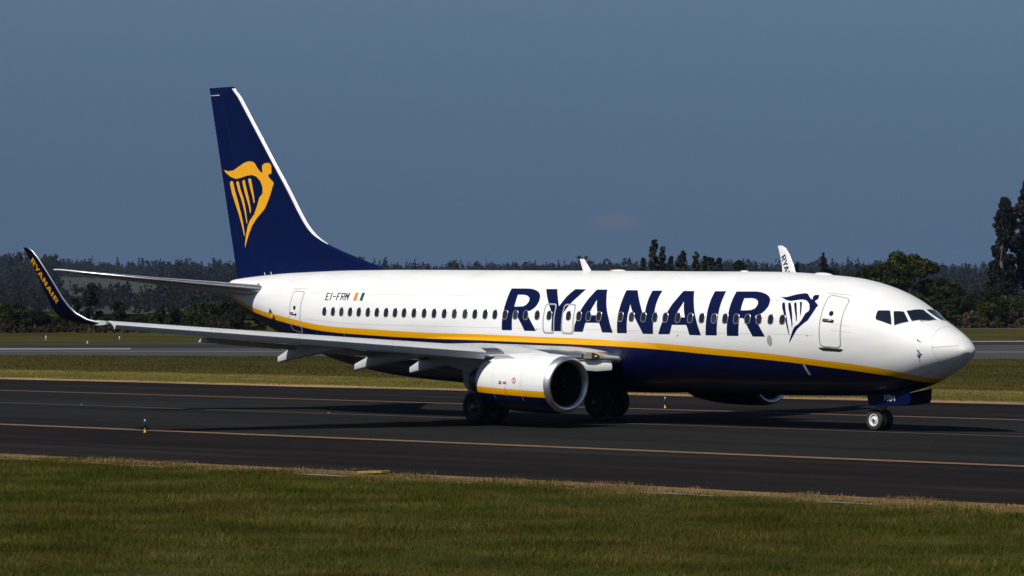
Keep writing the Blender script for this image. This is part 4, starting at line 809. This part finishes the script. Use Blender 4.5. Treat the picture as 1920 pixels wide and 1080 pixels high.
# ---------------------------------------------------------------- foreground grass: blades
def blades(name,N,dmin,dmax,ylo,yhi,hr,wr,mats,weights,lean=.5,zoff=0.,filt=None):
    out=[];tot=0
    while tot<N:
        k=N*2; d=np.sqrt(rng.uniform(dmin**2,dmax**2,k)); l=rng.uniform(-1,1,k)*(d*.1393*1.22+2)
        p=CAMP[None,:2]+FH[None,:2]*d[:,None]+RH[None,:2]*l[:,None]
        ed=.40*np.sin(p[:,0]*.7)+.30*np.sin(p[:,0]*1.9+1)+.25*np.sin(p[:,0]*5.3)+rng.normal(0,.15,k)
        keep=(p[:,1]>ylo+ed)&(p[:,1]<yhi+ed)
        if filt is not None: keep&=filt(p)
        s=p[keep]; out.append(s); tot+=len(s)
        if not len(s): break
    p=np.concatenate(out)[:N]; N=len(p)
    cl=np.sin(p[:,0]*.9+np.sin(p[:,1]*.7)*2)*np.sin(p[:,1]*.55+np.sin(p[:,0]*.5)*2)*.8+.7*np.sin(p[:,0]*4.1+3*np.sin(p[:,1]*1.9))*np.sin(p[:,1]*2.7+2*np.sin(p[:,0]*3.3))
    h=rng.uniform(*hr,N)*np.clip(1+.6*cl,.2,2.)*rng.choice([1,1,1,1.5],N); wd=rng.uniform(*wr,N); a=rng.uniform(0,2*math.pi,N); la=rng.uniform(0,2*math.pi,N); ln=np.abs(rng.normal(0,lean,N))*h
    z=np.full(N,-.22+zoff)
    V=np.empty((N,3,3)); V[:,0,0]=p[:,0]-np.cos(a)*wd; V[:,0,1]=p[:,1]-np.sin(a)*wd; V[:,0,2]=z-.02
    V[:,1,0]=p[:,0]+np.cos(a)*wd; V[:,1,1]=p[:,1]+np.sin(a)*wd; V[:,1,2]=z-.02
    V[:,2,0]=p[:,0]+np.cos(la)*ln; V[:,2,1]=p[:,1]+np.sin(la)*ln; V[:,2,2]=z+h
    me=bpy.data.meshes.new(name); me.vertices.add(N*3); me.loops.add(N*3); me.polygons.add(N)
    me.vertices.foreach_set('co',V.ravel().astype(np.float32)); me.loops.foreach_set('vertex_index',np.arange(N*3,dtype=np.int32)); me.polygons.foreach_set('loop_start',np.arange(0,N*3,3,dtype=np.int32))
    for m in mats: me.materials.append(m)
    pn=np.sin(p[:,0]*.42+1.3*np.sin(p[:,1]*.33))*np.sin(p[:,1]*.30+1.7*np.sin(p[:,0]*.27+1))+.6*np.sin(p[:,0]*1.7+2*np.sin(p[:,1]*.9))*np.sin(p[:,1]*1.15+2*np.sin(p[:,0]*1.3))
    thr=np.clip(weights[0]+.38*pn,.04,.97); me.polygons.foreach_set('material_index',(rng.uniform(size=N)>thr).astype(np.int32))
    me.update(); me.validate(); o=bpy.data.objects.new(name,me); COL.objects.link(o); o['kind']='stuff'; return o
gA=attr_mat('grass_green',[(0,(.014,.019,.002)),(.35,(.038,.047,.004)),(.6,(.054,.069,.005)),(.85,(.090,.083,.011)),(1,(.17,.14,.045))])
gB=attr_mat('grass_olive',[(0,(.026,.017,.004)),(.4,(.058,.043,.006)),(.7,(.085,.070,.009)),(1,(.17,.13,.050))])
gD=attr_mat('grass_dry',[(0,(.09,.055,.025)),(.5,(.22,.14,.065)),(1,(.38,.26,.13))])
o=blades('meadow_grass',620000,46,112,28.9,70,(.028,.095),(.003,.007),[gA,gB],[.64,.36],lean=.9); tag(o,'long green meadow grass along the near side of the taxiway','grass')
o=blades('dry_grass',50000,70,125,27.0,29.5,(.012,.055),(.006,.014),[gD,gA],[.72,.28]); tag(o,'dry straw coloured grass fringe along the near taxiway edge','grass')
gF=attr_mat('grass_far',[(0,(.018,.019,.002)),(.45,(.043,.041,.004)),(.8,(.070,.060,.008)),(.96,(.09,.070,.012)),(1,(.17,.12,.02))])
gG=attr_mat('grass_far_brown',[(0,(.022,.015,.005)),(.5,(.052,.036,.011)),(1,(.13,.095,.04))])
o=blades('far_grass',120000,150,330,-135,-46.5,(.02,.085),(.012,.035),[gF,gG],[.60,.40],zoff=.10,filt=lambda p:(p[:,0]-176.17)*(-39.37)-(p[:,1]+83.47)*(-75.11)>25+20*np.sin(p[:,0]*.3)); tag(o,'rough mottled grass between the taxiway and the runway beyond','grass')
o=blades('verge_grass',70000,140,260,-47,-31.3,(.015,.05),(.012,.03),[attr_mat('grass_mown',[(0,(.085,.073,.014)),(.5,(.155,.130,.030)),(1,(.26,.21,.065))]),gF],[.85,.15],zoff=.10); tag(o,'short mown pale grass along the far taxiway edge','grass')
# yellow flowers
fy=mat('flower_yellow',(.55,.33,.02),.7)

# ---------------------------------------------------------------- small things on the ground
blu=mat('marker_blue',(.004,.075,.115),.45); yel2=mat('marker_yellow',(.55,.34,.02),.4)
for u,v,x,y,lab in ((272,812,22.4,15.29,'blue and yellow edge marker post near left, by the near wing shadow'),(1247,766,27.69,-13.7,'blue and yellow edge marker post beyond the belly, left of the far engine')):
    z=G(y)+.012; e=tag(empty('edge_marker',(x,y,z)),lab,'marker post','taxiway edge markers')
    MB().lathe((x,y,z),(0,0,1),[(0,.055),(.02,.055),(.03,.034),(.17,.032),(.171,.034)],16).build('base',yel2,e)
    MB().lathe((x,y,z+.17),(0,0,1),[(0,.037),(.20,.037),(.215,.034)],16).build('sleeve',blu,e)
    MB().lathe((x,y,z+.385),(0,0,1),[(0,.034),(.03,.03),(.045,.012)],16).build('cap',M['white'],e)
for k,(x,y) in enumerate(((46.6,.55),(30.9,.55),(62.2,.55),(-3.4,.6))):
    z=G(y)+.0125; e=tag(empty('taxiway_light',(x,y,z)),['flush metal light on the centreline behind the tail shadow','flush metal light on the centreline beside the fuselage shadow','flush metal light on the centreline farthest behind the tail','flush metal light on the centreline ahead of the nose wheel'][k],'ground light','centreline lights')
    MB().lathe((x,y,z),(0,0,1),[(0,.10),(.008,.10),(.018,.07),(.019,.0)],20).build('housing',M['darkmetal'],e); MB().box((x,y+.05,z+.02),(.05,.04,.02)).build('lens',M['lamp'],e,smooth=False)
rot=Matrix.Rotation(R(12),3,'Y')
o=MB().box((-3.85,27.55,G(27.5)+.05),(.95,.30,.07),rot=Matrix.Rotation(R(3),3,'Y')).build('painted_block',mat('block_yellow',(.40,.24,.03),.8,noise=(7.,(.20,.12,.035),.16)),smooth=False)
bm_=o.modifiers.new('bevel','BEVEL'); bm_.width=.012; tag(o,'flat yellow painted block lying in the dry grass by the taxiway edge','painted block')
for k,(u,v,h) in enumerate(((86,634,.5),(224,633,.38),(164,641,.28))):
    d=4.19*FPX/(v-568+2.5); x,y=at(u,d); e=tag(empty('marker_post',(x,y,-.12)),['white post in far grass, tallest and leftmost','white post in far grass, nearest the wing light','short white post on the far runway verge'][k],'marker post','white posts by the runway')
    MB().lathe((x,y,-.12),(0,0,1),[(0,.06),(h,.055),(h+.03,.03)],10).build('post',M['white'],e); MB().lathe((x,y,-.12),(0,0,1),[(0,.16),(.08,.15)],10).build('foot',conc,e)

# ---------------------------------------------------------------- trees
bark=mat('tree_bark',(.075,.055,.04),.9,noise=(3.,(.04,.03,.022),.2)); barkp=mat('pale_bark',(.11,.09,.07),.9,noise=(3.,(.06,.048,.036),.2))
lf=attr_mat('leaf_green',[(0,(.007,.011,.003)),(.45,(.020,.029,.005)),(.8,(.042,.052,.008)),(1,(.075,.080,.016))],.7,objmix=.3)
ld=attr_mat('leaf_dark',[(0,(.008,.010,.005)),(.5,(.018,.022,.008)),(1,(.040,.040,.018))],.7,objmix=.25)
le_=attr_mat('leaf_eucalyptus',[(0,(.010,.011,.010)),(.5,(.022,.023,.018)),(.85,(.040,.038,.030)),(1,(.060,.056,.042))],.7,objmix=.2)
lb=attr_mat('leaf_dry',[(0,(.03,.022,.012)),(.5,(.06,.042,.022)),(1,(.11,.08,.045))],.9,objmix=.25)
def leaves(cl,n,size,r,flat=.7):
    """leaf faces scattered through clumps (centre, radius)"""
    c=np.array([q[0] for q in cl]); rad=np.array([q[1] for q in cl]); w_=rad**2/np.sum(rad**2); i=r.choice(len(cl),n,p=w_)
    d=r.normal(size=(n,3)); d/=np.linalg.norm(d,axis=1,keepdims=True); rr=rad[i]*r.uniform(.35,1.06,n)**.6
    p=c[i]+d*rr[:,None]*np.array([1,1,flat]); a=r.normal(size=(n,3)); a/=np.linalg.norm(a,axis=1,keepdims=True); b=np.cross(a,r.normal(size=(n,3))); b/=np.linalg.norm(b,axis=1,keepdims=True)
    s=size*r.uniform(.5,1.25,n)[:,None]
    V=np.stack([p-a*s,p+b*s*.6,p+a*s,p-b*s*.6],1); return V.reshape(-1,3),[(4*k,4*k+1,4*k+2,4*k+3) for k in range(n)]
def limbs(mb,h,tr,cl,r,k=8,lean=(0,0)):
    top=np.array([lean[0],lean[1],h*.82]); pts=[np.array([0,0,-.3]),np.array([lean[0]*.2+r.normal()*.05*tr,r.normal()*.1,h*.3]),top*.62+r.normal(size=3)*.04*h*np.array([1,1,0]),top]
    rr=[tr,tr*.75,tr*.45,tr*.12]
    for i in range(3): mb.tube(pts[i],pts[i+1],rr[i],rr[i+1],8)
    for j in r.choice(len(cl),min(k,len(cl)),replace=False):
        c=cl[j][0]; t=r.uniform(.25,.8); base=pts[1]*(1-t)+pts[2]*t if c[2]>h*.3 else pts[0]*.4+pts[1]*.6
        mid=(base+c)/2+np.array([0,0,.06*h]); mb.tube(base,mid,tr*.32,tr*.2,6); mb.tube(mid,c,tr*.2,tr*.05,6)
def crown(kind,h,wd,r):
    cl=[]
    if kind=='round':
        for _ in range(80):
            a=r.uniform(0,2*math.pi); z=r.uniform(.12,.94); e=math.sqrt(max(.05,1-((z-.5)/.5)**2)); q=wd/2*e*math.sqrt(r.uniform(.1,1))*.92
            cl.append((np.array([q*math.cos(a),q*math.sin(a),z*h]),wd*r.uniform(.06,.13)))
    elif kind=='bush':
        for _ in range(48):
            a=r.uniform(0,2*math.pi); q=wd/2*math.sqrt(r.uniform(0,1))*.95; z=r.uniform(.10,.92)*(1-.35*(q/(wd/2))**2)
            cl.append((np.array([q*math.cos(a),q*math.sin(a),z*h]),min(wd,h)*r.uniform(.09,.18)))
    elif kind=='column':
        for _ in range(110):
            z=r.uniform(.02,.985); a=r.uniform(0,2*math.pi); e=wd/2*(1.03-z)**.5*(.72+.4*math.sin(z*19+wd+a)); q=e*math.sqrt(r.uniform(.02,1))
            cl.append((np.array([q*math.cos(a),q*math.sin(a),z*h]),wd*r.uniform(.10,.20)*(1.15-.6*z)))
    elif kind=='gum':
        for _ in range(260):
            z=r.uniform(.22,.985)**.9; a=r.uniform(0,2*math.pi); e=wd/2*min(1,(1.02-z)*2.2)**.7*min(1,.45+z*.9)*(.75+.35*math.sin(z*23+a*2)); q=e*math.sqrt(r.uniform(.02,1))
            cl.append((np.array([q*math.cos(a),q*math.sin(a),z*h]),wd*r.uniform(.05,.125)))
    elif kind=='tuft':
        for _ in range(10):
            a=r.uniform(0,2*math.pi); q=wd/2*r.uniform(.3,.95); cl.append((np.array([q*math.cos(a),q*math.sin(a),h*(.55+.38*r.uniform()-.25*(q/(wd/2)))]),wd*r.uniform(.12,.2)))
        cl.append((np.array([0,0,h*.9]),wd*.2))
    return cl
SRC={}
def tree(name,kind,u,vtop,depth,wpx,lm,label,cat,group,nl=1500,ls=.34,seed=None,bk=None,variant=None):
    x,y=at(u,depth); zb=-.12 if depth<900 else terrain_z(u,depth); h=zat(vtop,depth)-zb; wd=wpx*depth/FPX
    key=(name,kind,variant)
    if variant is not None and key in SRC:
        root,h0,w0=SRC[key]; e=root.copy(); COL.objects.link(e)
        for ch in root.children:
            c=ch.copy(); COL.objects.link(c); c.parent=e
        e.location=(x,y,zb); e.scale=(wd/w0,wd/w0,h/h0); e.rotation_euler=(0,0,random.uniform(0,6.28))
    else:
        r=np.random.default_rng(seed if seed is not None else random.randrange(10**6)); e=empty(name,(0,0,0)); cl=crown(kind,h,wd,r)
        tm=MB(); limbs(tm,h,max(.10,h*.022),cl,r); t=tm.build('trunk',bk or bark); t.parent=e
        v,f=leaves(cl,nl,ls,r,.75 if kind!='tuft' else .9); c=mk('crown',v,f,lm,smooth=False); c.parent=e
        e.location=(x,y,zb)
        if variant is not None: SRC[key]=(e,h,wd)
    return tag(e,label,cat,group)
def side_of(u): return 'left of the tail' if u<440 else 'right of the nose'
# right: big dark broadleaf tree, tall gums, bushes
tree('broadleaf_tree','round',1704,474,600,140,lf,'large round dark green tree behind the cockpit roof','tree',None,30000,.22,11)
tree('broadleaf_tree','round',1640,497,605,92,lf,'lower round green tree showing just above the forward fuselage','tree',None,9000,.24,12)
tree('broadleaf_tree','round',1768,522,598,76,lf,'dark green tree directly right of the large round tree','tree',None,8000,.24,13)
tree('eucalyptus_tree','gum',1886,372,620,64,le_,'tall open eucalyptus with pale trunk near right picture edge','tree','eucalyptus trees at the right edge',28000,.26,21,barkp)
tree('eucalyptus_tree','gum',1930,340,625,84,le_,'tallest eucalyptus, cut off by the right picture edge','tree','eucalyptus trees at the right edge',34000,.26,22,barkp)
tree('eucalyptus_tree','gum',1860,497,640,34,le_,'short eucalyptus at the foot of the tall pair','tree','eucalyptus trees at the right edge',4000,.26,23,barkp)
GR='bushes of the hedge along the runway'
def hedge(u,vt,d,wpx,lm,lab,var,kind='bush',nl=6500): return tree('hedge_bush',kind,u,vt,d,wpx,lm,lab,'bush',GR,nl,.17,100+var,None,var)
for k,(u,vt,wpx,lab) in enumerate(((1660,535,50,'green hedge bush in front of the lower round tree'),(1720,545,54,'green hedge bush right below the large round tree'),(1765,552,50,'green hedge bush just right of the windscreen'),(1800,530,56,'tall green hedge bush between round tree and eucalyptus'),(1832,541,50,'green hedge bush left of the short eucalyptus'),(1862,536,54,'green hedge bush below the short eucalyptus'),(1893,546,50,'green hedge bush under the pale eucalyptus trunk'),(1922,538,60,'green hedge bush at the right picture edge'))):
    hedge(u,vt,596-k%3*4,wpx,lf,lab,k%4)
for k,(u,vt,wpx,lab) in enumerate(((1765,588,60,'brown dry scrub right beside the cockpit windows'),(1812,584,64,'brown dry scrub, second right of the cockpit'),(1860,590,64,'brown dry scrub below the short eucalyptus'),(1908,583,66,'brown dry scrub at the right picture edge'))):
    tree('dry_shrub','bush',u,vt,588,wpx,lb,lab,'shrub','dry shrubs in front of the hedge',4500,.15,300+k,None,k%2)
# left
for k,(u,vt,wpx,lm,lab) in enumerate(((-12,563,64,lf,'dark hedge bush cut by the left picture edge'),(28,560,66,lf,'dark hedge bush left of the winglet'),(68,568,56,ld,'dark hedge bush touching the winglet, left side'),(106,572,52,lf,'dark hedge bush behind the winglet foot'),(140,590,50,ld,'low dark hedge bush right of the winglet foot'),(196,588,52,lf,'low hedge bush under the ragged palm-like tree'),(236,590,50,ld,'low hedge bush below the small round tree'),(272,570,54,lf,'dark hedge bush left of mid gap, above the wing'),(310,566,58,ld,'dark hedge bush above the middle of the wing'),(352,572,54,lf,'dark hedge bush left of the tallest tail bush'),(392,552,64,lf,'tall dark hedge bush next to the tail cone'),(434,560,60,ld,'dark hedge bush half behind the tail cone'),(476,572,56,lf,'dark hedge bush below the tail cone'))):
    hedge(u,vt,545-k%3*5,wpx,lm,lab,(k%4)+(10 if lm is ld else 0))
tree('ragged_tree','tuft',172,529,560,46,ld,'ragged palm-like tree standing above the left hedge','tree',None,4500,.22,41)
tree('ragged_tree','tuft',140,556,565,30,ld,'smaller ragged tree left of the palm-like tree','tree',None,2500,.2,42)
tree('small_round_tree','round',221,560,560,34,ld,'small round dark tree right of the palm-like tree','tree',None,4500,.19,43)
for k,(u,vt,wpx,lab) in enumerate(((16,603,80,'brown scrub at the left edge under the hedge'),(92,605,84,'brown scrub below the winglet'),(176,604,84,'brown scrub under the palm-like tree'),(262,606,84,'brown scrub above the wing light'),(342,603,84,'brown scrub above the middle of the wing'),(408,590,50,'pale brown scrub next to the tail underside'))):
    tree('dry_shrub','bush',u,vt,528,wpx,lb,lab,'shrub','dry shrubs in front of the hedge',4500,.15,320+k,None,10+k%2)
# behind the fuselage
for k,(u,vt,wpx,kind,lm,lab) in enumerate(((1206,483,22,'column',ld,'short slim tree at the left end of the row above the fuselage'),(1226,449,26,'column',le_,'tallest slim tree of the row above the fuselage'),(1243,462,20,'column',le_,'slim tree right beside the tallest one above the fuselage'),(1258,480,16,'column',ld,'thin low tree in the row above the fuselage'),(1279,466,26,'column',le_,'pointed slim tree, middle of the row above the fuselage'),(1306,472,20,'column',ld,'slim tree third from the right in the row above the fuselage'),(1322,479,14,'column',ld,'thinnest tree in the row above the fuselage'),(1337,476,28,'round',le_,'rounded tree at the right end of the row above the fuselage'),(1390,485,30,'round',ld,'low rounded tree left of the far winglet'),(1495,494,12,'column',ld,'small tree just right of the far winglet'),(1546,475,20,'column',ld,'solitary pointed tree between far winglet and cockpit'),(1570,503,50,'round',lf,'low green tree right of the solitary pointed tree'))):
    tree('slim_tree' if kind=='column' else 'rounded_tree',kind,u,vt,690,wpx*1.6,lm,lab,'tree','trees behind the fuselage',9000,.22,500+k)
# pale service road in front of the right hand scrub
P=[[(*at(u,d),-.12+.02) for d in (578,586)] for u in np.linspace(1200,2500,12)]
MB().grid(P,closed_v=False,cap=False).build('service_road',mat('pale_gravel',(.13,.125,.12),.9,noise=(.2,(.09,.085,.08),.2)),smooth=False,kind='structure')

# ---------------------------------------------------------------- hills with forest
HU=[-900,-300,0,60,150,260,340,440,700,900,1100,1340,1600,1770,1860,1920,2200,2900]
HV=[507,512,514,517,520,522,524,525,520,520,519,519,521,526,527,524,523,522]
def terrain_z(u,d):
    top=float(np.interp(u,HU,HV)); zt=zat(top,4800)
    f=min(1,max(0,(d-1500)/3300)); f=f*f*(3-2*f); b=min(1,max(0,(d-5000)/900)); 
    return -.12+(zt+.12)*f*(1-.35*b*b)+3.5*math.sin(u*.011+d*.002)*f*(1-f)*2
P=[[(*at(u,d),terrain_z(u,d)) for d in np.linspace(900,5900,60)] for u in np.linspace(-900,2900,140)]
hm=attr_mat('hill_ground',[(0,(.02,.03,.01)),(.5,(.04,.05,.016)),(1,(.07,.07,.025))])
MB().grid(P,closed_v=False,cap=False,flip=False).build('hills',mat('hill_scrub',(.012,.015,.006),.95,noise=(.012,(.030,.036,.010),.14)),kind='structure')
def forest(name,N,ulo,uhi,dlo,dhi,hr,m,label,clear=None):
    VV=[];FF=[];k0=0; r=np.random.default_rng(hash(name)%1000+5 if False else len(name)*31+N)
    base=[]
    n_=0
    while n_<N:
        u=r.uniform(ulo,uhi); d=r.uniform(dlo,dhi)
        if clear and clear(u,d,r): continue
        n_+=1
        x,y=at(u,d); z=terrain_z(u,d); h=r.uniform(*hr)*(1.0+.3*math.sin(u*.05)*math.sin(u*.021+d*.01))*r.choice([1,1,1,1.35]); wd=h*r.uniform(.22,.5); con=r.uniform()<.55
        k=46; q=r.normal(size=(k,3)); q/=np.linalg.norm(q,axis=1,keepdims=True); zz=r.uniform(.12,1,k)
        e=((1-zz)*1.0+.06) if con else np.sqrt(np.maximum(.05,1-(2*zz-1.1)**2))
        a=r.uniform(0,6.28,k); c=np.stack([x+np.cos(a)*e*wd*.5,y+np.sin(a)*e*wd*.5,z+zz*h],1); s=wd*.20*(.55+.6*e)[:,None]*r.uniform(.6,1.3,k)[:,None]
        A=r.normal(size=(k,3)); A/=np.linalg.norm(A,axis=1,keepdims=True); B=np.cross(A,r.normal(size=(k,3))); B/=np.linalg.norm(B,axis=1,keepdims=True)
        VV.append(np.stack([c-A*s,c+B*s,c+A*s,c-B*s],1).reshape(-1,3))
    V=np.concatenate(VV); n4=len(V)//4
    me=bpy.data.meshes.new(name); me.vertices.add(len(V)); me.loops.add(len(V)); me.polygons.add(n4); me.vertices.foreach_set('co',V.ravel().astype(np.float32)); me.loops.foreach_set('vertex_index',np.arange(len(V),dtype=np.int32)); me.polygons.foreach_set('loop_start',np.arange(0,len(V),4,dtype=np.int32)); me.materials.append(m); me.update(); me.validate()
    o=bpy.data.objects.new(name,me); COL.objects.link(o); o['kind']='stuff'; return tag(o,label,'forest')
lw=attr_mat('leaf_forest',[(0,(.006,.007,.005)),(.5,(.014,.014,.009)),(.85,(.026,.022,.014)),(1,(.035,.028,.018))],.9)
def clr(u,d,r): 
    return (105<u<300 and 2300<d<3800+80*math.sin(u*.05))
forest('lower_wood',2600,-500,700,1700,2700,(6,11),lw,'dark wood at the foot of the left hill beyond the hedge',lambda u,d,r: 105<u<300 and d>2000)
forest('far_wood',2600,700,2400,1700,2900,(5,9),lw,'dark wood on the rising ground behind the right hand trees')
forest('hill_forest',6200,-500,560,2600,5200,(9,16),lw,'dark wooded hillside on the left beyond the runway',clr)
forest('ridge_forest',4800,560,2400,2800,5200,(8,14),lw,'distant wooded ridge behind the fuselage and nose')
# red and white mast on the hill
mx,my=at(44,3600); mz=terrain_z(44,3600); e=tag(empty('radio_mast',(mx,my,mz)),'slender red and white radio mast on the left hill behind the winglet','mast')
zt=zat(464,3600); nb=7; red2=mat('mast_red',(.28,.05,.04),.7)
for k in range(nb):
    a=mz+(zt-mz)*.86*k/nb; b=mz+(zt-mz)*.86*(k+1)/nb; MB().box((mx,my,(a+b)/2),(1.5,1.5,b-a)).build('mast_section',M['white'] if k%2 else red2,e,smooth=False)
MB().tube((mx,my,mz+(zt-mz)*.86),(mx,my,zt),.35,.2,6).build('aerial',M['lightgrey'],e)

# ---------------------------------------------------------------- air
hz=bpy.data.materials.new('haze_air'); hz.use_nodes=True; hn=hz.node_tree; hn.nodes.clear()
pv=hn.nodes.new('ShaderNodeVolumePrincipled'); ho=hn.nodes.new('ShaderNodeOutputMaterial'); hn.links.new(pv.outputs[0],ho.inputs['Volume'])
pv.inputs['Color'].default_value=(.50,.68,1,1); pv.inputs['Density'].default_value=.00004; pv.inputs['Anisotropy'].default_value=.3
o=MB().box((500,0,45.5),(11200,10200,93)).build('haze',hz,smooth=False,kind='stuff')
